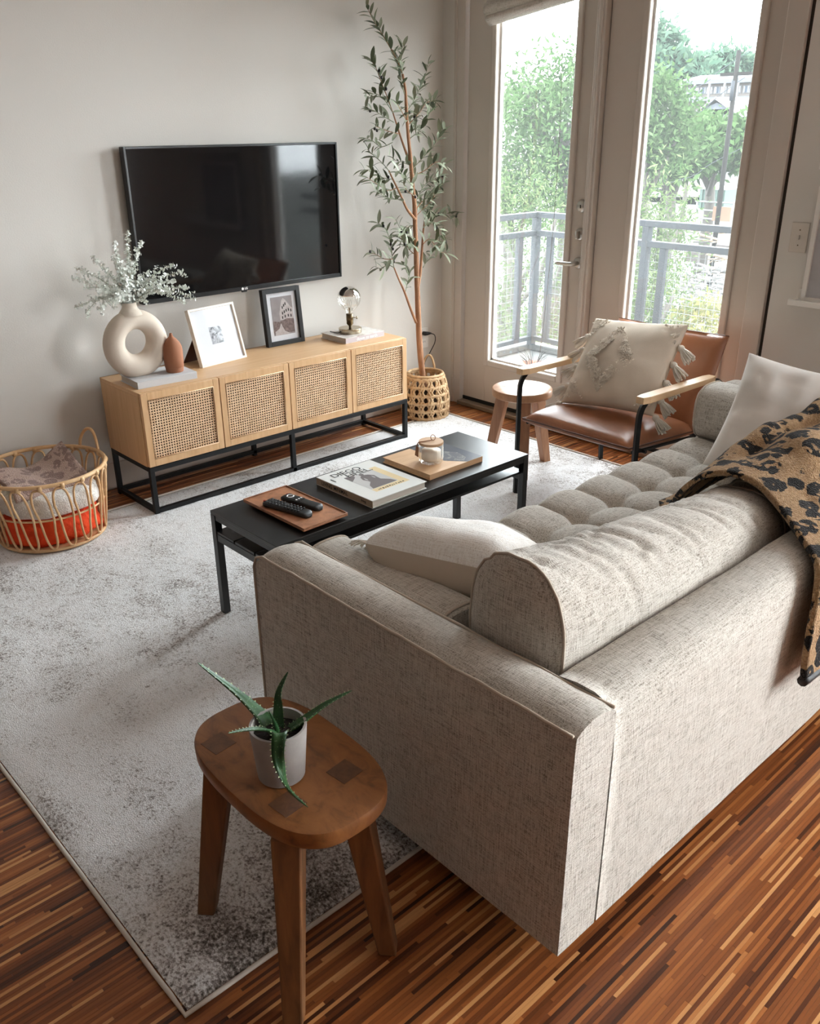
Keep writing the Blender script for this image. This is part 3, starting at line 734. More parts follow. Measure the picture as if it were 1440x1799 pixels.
for k, (ux, uy) in enumerate(tips):
    tip = at(120+ux/6, 390+uy/6, Y=-0.265+random.uniform(-0.09, 0.11))
    if tip.y > -0.09 and tip.z < 1.48 and tip.x > -1.95: tip = at(120+ux/6, 390+uy/6, Y=-0.12)
    base = VT+Vector((random.uniform(-.008, .008), random.uniform(-.008, .008), -0.02))
    d = tip-base
    mid = base+d*0.5+Vector((0, 0, 0.035*(1 if d.z > 0.02 else 1.7)))
    pts = catmull([base, base+d*0.12+Vector((0, 0, 0.03)), mid, tip], 8)
    st = MB().tube(pts, [0.0022-0.0014*i/(len(pts)-1) for i in range(len(pts))], 5); st.build('stem', 'dusty_stem', br, smooth=True)
    runs = [(pts, 0.16, 1.0)]
    for q in range(5):                                                # short side sprigs
        f = 0.3+0.6*q/4+random.uniform(-.05, .05); i = min(int(f*(len(pts)-1)), len(pts)-2); P = pts[i]
        T = (pts[i+1]-pts[i]).normalized(); sd = Matrix.Rotation(q*2.2+k, 3, T) @ T.orthogonal().normalized()
        E_ = P+(T*0.8+sd*0.75)*random.uniform(0.022, 0.045)
        if E_.y > -0.075 and E_.x > -1.95: continue
        runs.append(([P, P.lerp(E_, 0.5)+T*0.003, E_], 0.1, 0.8))
    for rp, f0, sc_ in runs:
        L = sum((rp[i+1]-rp[i]).length for i in range(len(rp)-1)); n_ = max(3, int(L/0.0058))
        for q in range(n_):
            f = f0+(1-f0)*q/n_; i = min(int(f*(len(rp)-1)), len(rp)-2); P = rp[i].lerp(rp[i+1], f*(len(rp)-1)-i)
            T = (rp[i+1]-rp[i]).normalized(); a_ = q*2.4+random.random()
            side = Matrix.Rotation(a_, 3, T) @ T.orthogonal().normalized()
            for sg in (1, -1):
                round_leaf(P, T*0.8+side*0.3*sg+Vector((random.uniform(-.4,.4), random.uniform(-.4,.4), random.uniform(-.4,.4))), side*sg+T*0.3, random.uniform(0.013, 0.0185)*sc_*(1.1-0.4*f))
lf.build('foliage', 'dusty_leaf', br, kind='stuff')
# terracotta diffuser
df = thing('oil_diffuser', 'small terracotta bottle shaped diffuser beside the ring vase', 'diffuser', (-1.940, -0.318, ZB1), )
df.scale = (1.14, 1.14, 1.18)
b = MB().lathe([(0.001, 0.0), (0.031, 0.0), (0.0325, 0.002), (0.0345, 0.017), (0.0345, 0.0178)], 32); b.build('base', 'terracotta', df, smooth=True, world=False)
b = MB().lathe([(0.0335, 0.0178), (0.035, 0.0188), (0.0368, 0.045), (0.037, 0.075), (0.0350, 0.092), (0.0285, 0.107), (0.018, 0.120), (0.0085, 0.128), (0.006, 0.135), (0.0055, 0.1405), (0.0035, 0.1405), (0.003, 0.134)], 32)
b.build('cover', 'terracotta', df, smooth=True, world=False)

# leaning frames on the cabinet
def photo_frame(name, label, c, wd, ht, lean, yaw, fw, fd, fm, matw, easel):
    r = thing(name, label, 'picture frame', c, (0, 0, yaw))
    L = Matrix.Rotation(-lean, 4, 'X')
    def pb(nm, bx, m_, par=r, **k):
        o = bx.xf(L).build(nm, m_, par, world=False, **k); return o
    a = wd/2
    b = MB(); b.box(-a, -a+fw, 0, fd, 0, ht); b.box(a-fw, a, 0, fd, 0, ht); b.box(-a+fw, a-fw, 0, fd, 0, fw); b.box(-a+fw, a-fw, 0, fd, ht-fw, ht)
    pb('moulding', b, fm, bevel=0.0012)
    pb('backing', MB().box(-a+fw*0.5, a-fw*0.5, fd*0.8, fd*0.95, fw*0.5, ht-fw*0.5), 'brown_board')
    mo = pb('mount', MB().box(-a+fw, a-fw, fd*0.55, fd*0.7, fw, ht-fw), 'white_mat')
    pb('glazing', MB().box(-a+fw, a-fw, fd*0.34, fd*0.38, fw, ht-fw), 'picture_glass')
    if easel:
        e = MB(); e.add([(-a*0.55, fd*0.95, ht*0.62), (-a*0.1, fd*0.95, ht*0.62), (-a*0.1, fd*1.1, ht*0.62), (-a*0.55, fd*1.1, ht*0.62)], []); e = MB()
        zt = ht*math.cos(lean)*0.62; yt = fd+ht*math.sin(lean)*0.62
        e.hull8([(-a*0.98, yt+0.075, 0.0), (-a*0.25, yt+0.075, 0.0), (-a*0.25, yt+0.079, 0.0), (-a*0.98, yt+0.079, 0.0)],
                [(-a*0.75, yt-0.004, zt), (-a*0.35, yt-0.004, zt), (-a*0.35, yt, zt), (-a*0.75, yt, zt)])
        e.build('easel', 'brown_board', r, world=False)
    return r, mo, L, pb
r, mo, L, pb = photo_frame('photo_frame', 'white wood photo frame with a tiny grey print leaning on the cabinet', (-1.6355, -0.2325, ZT), 0.264, 0.262, 0.27, 0.147, 0.010, 0.024, 'pale_frame', 0.1, True)
t = NT('sketch_print'); v = t.coord()
t.B(Base_Color=t.ramp(t.noise(v, 60, 5, 0.7), [(0.38, S(70, 72, 78)), (0.5, S(170, 172, 178)), (0.62, S(214, 216, 222))]), Roughness=0.7); M['sketch'] = t.m
M['pale_sketch'] = plain('pale_grey_print', S(196, 194, 196), 0.6, c2=S(176, 174, 176), scale=(7, 7, 7))
pb('print', MB().box(-0.034, 0.036, 0.0126, 0.0132, 0.092, 0.170), 'sketch', mo)
r, mo, L, pb = photo_frame('photo_frame', 'black wood photo frame with a grey print of a ruined arena', (-1.2165, -0.134, ZT), 0.219, 0.278, 0.10, -0.02, 0.022, 0.027, 'black_frame', 0.1, False)
M['sky_print'] = plain('print_grey_sky', S(168, 160, 160), 0.6, c2=S(150, 142, 142), scale=(20, 20, 20))
M['stone_print'] = plain('print_pale_stone', S(214, 206, 204), 0.6, c2=S(188, 178, 176), scale=(60, 60, 60))
M['crowd_print'] = plain('print_dark_crowd', S(92, 76, 74), 0.6, c2=S(150, 132, 128), scale=(90, 90, 90), detail=6)
M['dark_print'] = plain('print_dark_arches', S(38, 32, 32), 0.6)
yp = 0.0138
pr_ = pb('print', MB().box(-0.059, 0.065, yp, yp+0.0006, 0.049, 0.235), 'sky_print', mo)
def flat(poly, dy, m_, nm):
    pb(nm, MB().add([(x*1.16, yp-dy, 0.142+(z-0.142)*1.16) for x, z in poly], [tuple(range(len(poly)))]), m_, pr_)
flat([(-0.012, 0.125), (0.056, 0.120), (0.056, 0.168), (0.045, 0.176), (0.024, 0.205), (0.012, 0.215), (0.002, 0.205), (-0.006, 0.18), (-0.014, 0.15)], 0.0002, 'stone_print', 'arena')
flat([(-0.051, 0.066), (0.056, 0.068), (0.056, 0.124), (0.02, 0.128), (-0.02, 0.118), (-0.051, 0.124)], 0.0003, 'crowd_print', 'crowd')
flat([(-0.045, 0.062), (0.03, 0.064), (0.004, 0.078), (-0.012, 0.112), (-0.022, 0.09), (-0.045, 0.078)], 0.0004, 'stone_print', 'path')
for (x, z) in [(0.002, 0.152), (0.012, 0.157), (0.022, 0.162), (0.034, 0.164), (0.046, 0.160), (0.0, 0.134), (0.014, 0.138), (0.03, 0.140), (0.044, 0.138), (0.004, 0.176), (0.012, 0.184), (0.02, 0.190)]:
    flat([(x-0.0028, z-0.006), (x+0.0028, z-0.0055), (x+0.0028, z+0.004), (x, z+0.007), (x-0.0028, z+0.004)], 0.0005, 'dark_print', 'arch')

# book and bulb lamp
t = NT('travel_cover'); t.B(Base_Color=t.ramp(t.noise(t.coord(), 16, 3), [(0.35, S(150, 132, 122)), (0.5, S(214, 206, 198)), (0.62, S(228, 222, 216))]), Roughness=0.5); M['travel'] = t.m
bk = book('coffee_table_book', 'mauve spined book under the globe bulb lamp', -0.876, -0.236, ZT, 0.262, 0.198, 0.028, 0.025, 'travel', 'paper', '-y', spine='mauve')
tm = textmesh('down to earth', 0.024, 0.0002); tm.xf(Matrix.Translation((0.012, -0.0993, 0.0135)) @ Matrix.Rotation(PI/2, 4, 'X')); tm.build('spine_title', 'white_ink', bk, world=False)
ZB2 = ZT+0.0283
lp = thing('bulb_lamp', 'small brass table lamp with a half silvered globe bulb', 'lamp', (-0.893, -0.238, ZB2))
MB().lathe([(0.001, 0), (0.0585, 0), (0.059, 0.001), (0.059, 0.023), (0.058, 0.024), (0.001, 0.024)], 40).build('base', 'brass', lp, smooth=True, world=False, bevel=0.0008)
MB().lathe([(0.007, 0.024), (0.007, 0.034), (0.013, 0.038), (0.0175, 0.044), (0.0175, 0.060), (0.0188, 0.061), (0.0188, 0.095), (0.0165, 0.0955)], 24).build('socket', 'brass_dark', lp, smooth=True, world=False)
b = MB().tube([(0.016, -0.010, 0.074), (0.030, -0.020, 0.074)], 0.0022, 8); b.tube([(0.030, -0.020, 0.067), (0.030, -0.020, 0.081)], 0.004, 8); b.build('switch', 'brass', lp, smooth=True, world=False)
bc, brd = 0.172, 0.0605
prof = [(0.0155, 0.0955), (0.0165, 0.106)]
for i in range(0, 22):
    a_ = -1.02+(0.30+1.02)*i/21; prof.append((brd*math.cos(a_), bc+brd*math.sin(a_)))
bl = MB().lathe(prof, 32, cap=False).build('bulb', 'clear', lp, smooth=True, world=False)
prof = []
for i in range(0, 16):
    a_ = 0.30+(PI/2-0.31)*i/15; prof.append((brd*math.cos(a_), bc+brd*math.sin(a_)))
MB().lathe(prof, 32).build('silver_crown', 'mirror_cap', bl, smooth=True, world=False)
b = MB()
for k in range(6):
    a_ = k*PI/3; b.tube([(0.004*math.cos(a_), 0.004*math.sin(a_), 0.12), (0.014*math.cos(a_), 0.014*math.sin(a_), 0.148), (0.010*math.cos(a_+0.3), 0.010*math.sin(a_+0.3), 0.166)], 0.0006, 4)
b.tube([(0, 0, 0.096), (0, 0, 0.125)], 0.004, 8); b.build('filament', 'brass', bl, world=False)
MB().tube(catmull([(-0.057, 0.012, 0.010), (-0.068, 0.016, 0.0035), (-0.074, 0.075, 0.0035)], 5), 0.002, 6).build('flex', 'black_rubber', lp, world=False)

# outlet with plug and cord
ou = thing('wall_outlet', 'white double wall outlet behind the olive tree', 'outlet', (-0.150, 0, 0.33))
MB().box(-0.187, -0.113, -0.006, -0.0005, 0.335, 0.455).build('plate', 'white_plastic', ou, bevel=0.002)
for z in (0.368, 0.424): MB().box(-0.167, -0.133, -0.008, -0.005, z-0.017, z+0.017).build('socket', 'white_plastic', ou, bevel=0.003)
for z in (0.368,):
    b = MB(); b.box(-0.158, -0.156, -0.0086, -0.0078, z, z+0.009); b.box(-0.144, -0.142, -0.0086, -0.0078, z, z+0.009); b.build('slots', 'black_plastic', ou)
pc = thing('plug_cord', 'black plug and thin cord hanging from the wall outlet', 'cord', (-0.15, -0.02, 0.424))
MB().tube([(-0.155, -0.009, 0.424), (-0.155, -0.022, 0.424), (-0.143, -0.030, 0.424), (-0.115, -0.032, 0.421)], [0.012, 0.0125, 0.011, 0.005], 10).build('plug', 'black_plastic', pc, smooth=True)
MB().tube(catmull([(-0.122, -0.032, 0.422), (-0.085, -0.032, 0.405), (-0.082, -0.03, 0.36), (-0.125, -0.028, 0.30), (-0.165, -0.026, 0.24), (-0.175, -0.026, 0.12), (-0.20, -0.03, 0.006), (-0.35, -0.03, 0.005)], 6), 0.0025, 6).build('flex', 'black_rubber', pc, smooth=True)

# ------------------------------------------------------------------ olive tree in a woven basket
BX, BY = -0.338, -0.215
bs = thing('woven_basket', 'seagrass basket with open diamond weave holding the olive tree', 'basket', (BX, BY, 0))
HB = 0.262
def brad(z): 
    q = z/HB; return 0.106+0.030*math.sin(PI*min(1, 0.22+q*0.78))-0.006*q
rows = 5; ncol = 15
b = MB()
for j in range(rows+1):
    z = 0.018+(HB-0.04)*j/rows
    pts = [((brad(z)+0.002*(k % 2))*math.cos(2*PI*k/60)+BX, (brad(z)+0.002*(k % 2))*math.sin(2*PI*k/60)+BY, z+0.003*math.sin(k*2.1+j)) for k in range(60)]
    b.tube(pts, 0.0075, 6, closed=True, flat=1.25, up=(0,0,1))
for sg in (1, -1):
    for k in range(ncol*1):
        for off in (-0.16, 0.16):
            pts = []
            for q in range(33):
                z = 0.012+(HB-0.03)*q/32; a_ = 2*PI*(k+off*0.9)/ncol+sg*(2*PI/ncol)*0.5*(rows*2)*(q/32)*0.5
                # zigzag between rings: diamonds
                zz = (q/32*rows) % 2; tri = abs(zz-1)
                a_ = 2*PI*(k+off+0.42*sg*(0.5-tri))/ncol
                r_ = brad(z)+0.003*sg*math.cos(q*0.9)
                pts.append((BX+r_*math.cos(a_), BY+r_*math.sin(a_), z))
            b.tube(pts, 0.0075, 5, flat=0.7)
b.build('weave', 'seagrass', bs, smooth=True, kind='stuff')
MB().tube([(BX+brad(HB)*math.cos(2*PI*k/48), BY+brad(HB)*math.sin(2*PI*k/48), HB-0.006) for k in range(48)], 0.008, 8, closed=True).build('rim', 'seagrass', bs, smooth=True)
MB().lathe([(0.001, 0.002), (0.118, 0.002), (0.12, 0.012), (0.001, 0.012)], 40, (BX, BY, 0)).build('base', 'seagrass', bs)
for a0 in (0.62,):
    pts = []
    for q in range(17):
        f = q/16; a_ = a0+(f-0.5)*0.72; r_ = brad(HB)+0.006+0.012*math.sin(PI*f)
        pts.append((BX+r_*math.cos(a_), BY+r_*math.sin(a_), HB-0.012+0.082*math.sin(PI*f)**0.8))
    MB().tube(pts, 0.0065, 8).build('handle', 'seagrass', bs, smooth=True)
tr_ = thing('olive_tree', 'tall thin faux olive tree with sparse grey green leaves', 'plant', (BX, BY, 0.012))
MB().lathe([(0.001, 0.013), (0.08, 0.013), (0.092, 0.18), (0.085, 0.184), (0.001, 0.186)], 28, (BX, BY, 0)).build('planter', 'moss', tr_, smooth=True)
random.seed(5)
YT = BY
def tp(px, py, dy=0): return at(px, py, Y=YT+dy)
trunk = [Vector((BX-0.012, BY-0.005, 0.17)), tp(740, 640), tp(736, 590), tp(734, 540), tp(732, 490, .01), tp(731, 450, .01), tp(729, 400, .01), tp(728, 360), tp(724, 320), tp(721, 280, -.01), tp(717, 240), tp(714, 200), tp(712, 160, .01), tp(707, 130)]
tpts = catmull(trunk, 4); n_ = len(tpts)
MB().tube(tpts, [0.0180*(1-0.70*i/n_)+0.0012*fbm((i, 1, 2), 0.7) for i in range(n_)], 8).build('trunk', 'bark', tr_, smooth=True)
limbs = [([(731, 567), (722, 545), (710, 512), (700, 490), (692, 470)], 0.008, 0), ([(733, 510), (738, 480), (741, 440), (743, 410), (746, 385)], 0.009, 0.03), ([(729, 385), (718, 372), (712, 362), (700, 335), (690, 315), (683, 300)], 0.008, -0.04),
         ([(719, 285), (712, 265), (705, 245), (697, 220), (690, 198)], 0.007, 0.03)]
tw = []
for pp, r_, dy in limbs:
    pts = catmull([tp(x, y_, dy*i/len(pp)) for i, (x, y_) in enumerate(pp)], 4)
    MB().tube(pts, [r_*(1-0.6*i/len(pts)) for i in range(len(pts))], 7).build('branch', 'bark', tr_, smooth=True)
# twigs: start -> tip in the photograph, leaves along them
twigs = [((707,130),(697,105),(683,80),(668,55),(658,40),(645,14)), ((707,130),(703,100),(708,80)), ((710,165),(702,130),(700,108)),
  ((690,198),(678,165),(668,140),(660,118),(652,107)), ((690,198),(675,175),(660,165),(645,170)), ((692,215),(675,205),(658,195),(645,190)), ((700,235),(680,230),(660,222)), ((690,250),(670,258),(655,248),(643,243)),
  ((715,195),(725,180),(735,160),(745,140),(752,112)), ((716,220),(735,200),(750,180),(765,178)), ((718,245),(740,225),(755,195)), ((722,300),(740,280),(758,260),(772,240),(780,228)), ((722,310),(745,300),(765,285),(780,290)),
  ((683,300),(670,285),(655,272),(645,262)), ((690,315),(672,312),(655,300),(638,298)), ((697,330),(680,335),(665,325),(645,312)), ((705,350),(690,350),(675,345),(660,335)), ((728,360),(742,330),(755,318),(775,308)), ((729,370),(745,350),(762,340),(778,322)),
  ((746,385),(755,370),(768,378),(790,375),(803,382)), ((743,400),(758,390),(770,400),(783,425)), ((742,430),(755,420),(770,440),(784,445)), ((743,470),(755,450),(770,430),(778,415)),
  ((692,470),(688,445),(684,420),(676,400),(663,392)), ((690,455),(675,455),(662,448),(650,443)), ((692,470),(680,465),(670,472),(658,468)), ((712,512),(716,495),(720,475),(708,465)), ((733,450),(720,440),(710,425),(700,415)),
  ((729,420),(715,410),(705,405),(695,385)), ((731,395),(716,400),(708,418)), ((730,345),(715,335),(708,320)), ((726,330),(712,312),(700,300)), ((735,440),(722,428),(712,432)), ((716,215),(705,195),(697,182)), ((714,190),(722,215),(735,230)), ((720,290),(705,285),(690,280)), ((730,380),(748,362),(760,350),(765,335)), ((745,400),(752,385),(748,365))]
leaf_me = None
def leaf_mesh(nm, L, W):
    b = MB(); n_ = 5; pts = []
    for i in range(n_+1):
        f = i/n_; wd = W*math.sin(PI*min(1, f*0.94+0.04))**0.8*(1-0.12*f); z = 0.10*L*math.sin(f*2.6)-0.06*L*f
        pts.append([(f*L, -wd, z+0.12*wd), (f*L, 0, z-0.1*wd), (f*L, wd, z+0.12*wd)])
    b.grid(pts, flip=True); me = b.mesh(nm, True); me.materials.append(M['olive_leaf']); return me
LM = [leaf_mesh('olive_leaf', 0.066, 0.0105), leaf_mesh('olive_leaf', 0.054, 0.0095), leaf_mesh('olive_leaf', 0.076, 0.0115)]
allleaves = []
O0 = ORIG[tr_.name]
b_t = MB(); olv = []
for ti, twp in enumerate(twigs):
    dy0 = random.uniform(-0.03, 0.03); dy1 = random.uniform(-0.09, 0.13)
    P = [tp(x, y_, dy0*0 + (dy1)*i/(len(twp)-1)) for i, (x, y_) in enumerate(twp)]
    for p in P:
        if p.y > -0.03: p.y = -0.03
    P = [p if p.x < -0.05 else at(*twp[i], X=-0.05-0.01*(i % 2)) for i, p in enumerate(P)]
    pts = catmull(P, 5)
    b = MB().tube(pts, [0.0026*(1-0.65*i/len(pts)) for i in range(len(pts))], 5); b.build('twig', 'dusty_stem' if ti % 3 else 'bark', tr_, smooth=True)
    L = sum((pts[i+1]-pts[i]).length for i in range(len(pts)-1)); n_ = max(5, int(L/0.0115))
    for q in range(n_):
        f = 0.12+0.88*q/(n_-1); i = min(int(f*(len(pts)-1)), len(pts)-2); p = pts[i].lerp(pts[i+1], f*(len(pts)-1)-i)
        T = (pts[i+1]-pts[i]).normalized()
        sd = Matrix.Rotation(q*2.3+random.uniform(-0.6, 0.6), 3, T) @ T.orthogonal().normalized()
        d = (T*random.uniform(0.3, 0.9)+sd*random.uniform(0.6, 1.0)+Vector((0, 0, random.uniform(-0.15, 0.3)))).normalized()
        up = Vector((random.uniform(-.5,.5), random.uniform(-.6,.2), 1)); yv = up.cross(d).normalized(); zv = d.cross(yv)
        tip = p+d*0.05
        if tip.y > -0.006 or (p+d*0.085).x > -0.004: continue
        mx = Matrix(((d.x, yv.x, zv.x, p.x-O0.x), (d.y, yv.y, zv.y, p.y-O0.y), (d.z, yv.z, zv.z, p.z-O0.z), (0, 0, 0, 1)))
        allleaves.append((mx, random.choice(LM), random.uniform(0.7, 1.1)))
        if random.random() < 0.03: olv.append(p-d*0.004+sd*0.012)
random.shuffle(allleaves)
for mx, me, sc in allleaves[:300]:
    o = bpy.data.objects.new('leaf', me); COL.objects.link(o); o.parent = tr_; o.matrix_local = mx @ Matrix.Scale(sc, 4)
if len(allleaves) > 300:
    b = MB()
    for mx, me, sc in allleaves[300:]:
        mm = mx @ Matrix.Scale(sc, 4)
        b.add([mm @ v_.co for v_ in me.vertices], [tuple(p.vertices) for p in me.polygons])
    b.build('foliage', 'olive_leaf', tr_, smooth=True, world=False, kind='stuff')
for p in olv+[at(801, 380, X=-0.05), tp(783, 425, .03), tp(650, 442, -.02), tp(658, 226), tp(662, 229, .02)]:
    if p.y < -0.01: MB().ball(p, 0.0065, 10, 6, 1.3).build('olive', 'olive', tr_, smooth=True)

# ------------------------------------------------------------------ coffee table and what lies on it
FX0, FX1, FYF, FYN, FZ = -2.4126, -1.2452, -1.3614, -1.7403, 0.3942
ct = thing('coffee_table', 'low black metal coffee table with a lower shelf', 'table', ((FX0+FX1)/2, (FYF+FYN)/2, 0.0105))
MB().box(FX0, FX1, FYN, FYF, FZ-0.012, FZ).build('top', 'table_black', ct, bevel=0.0015)
lw = 0.0125; zf = 0.0105
for x in (FX0+lw, FX1-lw):
    for y_ in (FYF-lw, FYN+lw): MB().box(x-lw, x+lw, y_-lw, y_+lw, zf, FZ-0.0125).build('leg', 'table_black', ct, bevel=0.001)
for y_ in (FYF-lw, FYN+lw):
    MB().box(FX0+2*lw, FX1-2*lw, y_-lw*0.8, y_+lw*0.8, FZ-0.03, FZ-0.0125).build('apron', 'table_black', ct)
for x in (FX0+lw, FX1-lw):
    MB().box(x-lw*0.8, x+lw*0.8, FYN+2*lw, FYF-2*lw, FZ-0.03, FZ-0.0125).build('apron', 'table_black', ct)
    MB().box(x-lw*0.8, x+lw*0.8, FYN+2*lw, FYF-2*lw, FZ-0.105, FZ-0.080).build('shelf_support', 'table_black', ct)
sy = (FYF-FYN-2*lw)/3
for k in range(3):
    MB().box(FX0+0.004, FX1-0.004, FYN+lw+k*sy+0.004, FYN+lw+(k+1)*sy-0.004, FZ-0.0795, FZ-0.070).build('shelf_slat', 'table_black', ct, bevel=0.001)
ZF = FZ+0.0003
# burl tray with two remotes
tr2 = thing('burl_tray', 'thin rectangular burl wood tray under two remote controls', 'tray', (-2.214, -1.562, ZF), (0, 0, 0.015))
a_, c_ = 0.0885, 0.1665
MB().box(-a_*0.8, a_*0.8, -c_*0.85, c_*0.85, 0, 0.008).build('foot', 'burl', tr2, world=False)
MB().box(-a_, a_, -c_, c_, 0.0081, 0.0155).build('plate', 'burl', tr2, world=False, bevel=0.0015)
for (xa, xb, ya, yb) in ((-a_, a_, -c_, -c_+0.003), (-a_, a_, c_-0.003, c_), (-a_, -a_+0.003, -c_+0.003, c_-0.003), (a_-0.003, a_, -c_+0.003, c_-0.003)):
    MB().box(xa, xb, ya, yb, 0.0156, 0.0195).build('lip', 'burl', tr2, world=False, bevel=0.001)
def remote(label, p, q, wd, kind):
    d = q-p; L = d.length; yaw = math.atan2(d.y, d.x)
    r = thing('remote_control', label, 'remote', (p.x, p.y, ZF+0.0159), (0, 0, yaw), group='remotes on the burl tray')
    G = []
    for i in range(25):
        f = i/24; x = L*f; en = min(1, (min(f, 1-f)*14)+0.12)**0.5; hw = wd/2*(0.93+0.07*math.cos(f*5))*min(1, en*1.02); hz = 0.018*(0.9+0.2*(1-f))*min(1, en)
        G.append([(x, hw*math.copysign(abs(math.cos(a))**0.4, math.cos(a)), hz*0.5*(1+math.copysign(abs(math.sin(a))**0.5, math.sin(a)))) for a in [2*PI*j/20 for j in range(20)]])
    b = MB().grid(G, False, True); n0 = 0; b.f.append(tuple(range(20))); b.f.append(tuple(reversed(range(24*20, 25*20))))
    bd = b.build('body', 'black_plastic', r, smooth=True, world=False)
    zt = 0.0172
    if kind == 0:
        rows = [f/100 for f in range(10, 84, 7)]
        for k, f in enumerate(rows):
            for c in (-0.3, 0, 0.3):
                if k == 5 and c: continue
                MB().box(L*f-0.0028, L*f+0.0028, wd*c-0.0042, wd*c+0.0042, zt-0.001, zt+0.0028).build('button', 'button' if (k*3+int(c*10)) % 3 else 'black_plastic', r, world=False, bevel=0.001)
        MB().lathe([(0.0001, zt-0.001), (0.004, zt-0.001), (0.004, zt+0.003), (0.0001, zt+0.003)], 12, (L*0.05, -wd*0.25, 0)).build('power_button', 'red_button', r, world=False)
    else:
        MB().tube([(L*0.2+0.011*math.cos(2*PI*k/24), 0.011*math.sin(2*PI*k/24), zt+0.0005) for k in range(24)], 0.0028, 6, closed=True).build('ring_button', 'button', r, world=False)
        for k, f in enumerate((0.36, 0.43, 0.5)):
            for c in (-0.26, 0, 0.26): MB().lathe([(0.0001, zt-0.001), (0.0035, zt-0.001), (0.0035, zt+0.002), (0.0001, zt+0.002)], 10, (L*f, wd*c, 0)).build('button', 'button' if (k+int(c*10)) % 2 else 'black_plastic', r, world=False)
        MB().lathe([(0.0001, zt-0.001), (0.004, zt-0.001), (0.004, zt+0.002), (0.0001, zt+0.002)], 12, (L*0.07, wd*0.2, 0)).build('power_button', 'red_button', r, world=False)
remote('longer black remote control covered in small buttons on the burl tray', Vector((-2.272, -1.478, 0)), Vector((-2.228, -1.668, 0)), 0.047, 0)
remote('shorter black remote control with a ring button on the burl tray', Vector((-2.204, -1.484, 0)), Vector((-2.170, -1.648, 0)), 0.044, 1)
# pale art book
bk = book('art_book', 'pale hardback art book with a dark silhouette on its cover', -1.895, -1.574, ZF, 0.250, 0.300, 0.0275, 0.012, 'book_white', 'paper', '-x', spine='spine_beige')
zc = 0.0277
def pf(nm, poly, m_, dz=0.0): MB().add([(x, y_, zc+dz) for x, y_ in poly], [tuple(range(len(poly)))]).build(nm, m_, bk, world=False)
pf('cover_photo', [(-0.062, -0.072), (0.062, -0.072), (0.062, 0.072), (-0.062, 0.072)], 'pale_ink')
pf('cover_photo_corner', [(-0.062, 0.072), (-0.062, 0.025), (-0.03, 0.05), (-0.022, 0.072)], 'grey_ink', 0.0001)
pf('ochre_band', [(0.062, -0.10), (0.092, -0.10), (0.092, 0.085), (0.062, 0.085)], 'gold_ink'); pf('ochre_band', [(-0.062, -0.10), (0.062, -0.10), (0.062, -0.074), (-0.062, -0.074)], 'gold_ink')
pf('silhouette', [(-0.052, -0.072), (0.058, -0.072), (0.050, -0.045), (0.028, -0.018), (0.030, 0.0), (0.034, 0.022), (0.020, 0.042), (0.008, 0.046), (0.012, 0.058), (0.002, 0.066), (-0.008, 0.058), (-0.006, 0.046), (-0.018, 0.036), (-0.026, 0.012), (-0.018, -0.004), (-0.018, -0.018), (-0.042, -0.042)], 'grey_ink', 0.0002)
pf('arm_gap', [(-0.017, 0.010), (-0.013, -0.002), (-0.010, 0.010), (-0.012, 0.026)], 'pale_ink', 0.0003); pf('arm_gap', [(0.024, 0.008), (0.020, -0.002), (0.018, 0.010), (0.021, 0.026)], 'pale_ink', 0.0003)
for txt, x, y_, sz in (('DIEGO', -0.020, 0.112, 0.043), ('HFIEL.', 0.012, 0.078, 0.043), ('I', -0.104, 0.078, 0.043)):
    tm = textmesh(txt, sz, 0.0001); tm.xf(Matrix.Translation((x, y_, zc+0.0004))); tm.build('cover_title', 'ink', bk, world=False)
b = MB()
random.seed(2)
for k in range(12): b.box(-0.045+k*0.010, -0.045+k*0.010+random.uniform(0.003, 0.007), -0.094+random.uniform(-.002, .002), -0.086+random.uniform(-.003, .003), zc+0.0002, zc+0.0004)
b.build('cover_subtitle', 'ink', bk, world=False)
for txt, y_, sz in (('LIVING', 0.09, 0.019), ('MINIMAL', 0.015, 0.019), ('living', -0.105, 0.012)):
    tm = textmesh(txt, sz, 0.0001, 0.0003); tm.xf(Matrix.Translation((-0.1252, y_, 0.0138)) @ Matrix.Rotation(-PI/2, 4, 'Z') @ Matrix.Rotation(PI/2, 4, 'X')); tm.build('spine_title', 'ink', bk, world=False)
# wooden board with a photo book lying half over it
bd = book('wooden_box_book', 'beech wood covered book under the ribbed glass candle', -1.5705, -1.548, ZF, 0.276, 0.253, 0.021, 0.008, 'tray_wood', 'tray_wood', '-y')
t = NT('slate_photo'); v = t.coord(); nn = t.noise(v, 34, 5, 0.7, 1.0)
t.B(Base_Color=t.ramp(nn, [(0.33, S(52, 54, 58)), (0.42, S(150, 150, 150)), (0.52, S(112, 114, 120))]), Roughness=0.25); M['slate_photo'] = t.m
M['slate'] = plain('slate_grey_card', S(96, 100, 108), 0.25)
MB().add([(0.0, 0.126, 0.0213), (0.0, -0.06, 0.0213), (0.055, -0.1262, 0.0213), (0.1378, -0.1262, 0.0213), (0.1378, 0.126, 0.0213)], [(0, 1, 2, 3, 4)]).build('cover_print', 'slate', bd, world=False)
MB().add([(0.0, 0.03, 0.0215), (0.0, -0.06, 0.0215), (0.05, -0.115, 0.0215), (0.085, -0.09, 0.0215), (0.10, -0.03, 0.0215), (0.06, 0.03, 0.0215)], [tuple(range(6))]).build('cover_sketch', 'slate_photo', bd, world=False)
ZC1 = ZF+0.0217
cd = thing('jar_candle', 'ribbed glass jar candle with a wooden lid and corded tag', 'candle', (-1.613, -1.583, ZC1))
G = []
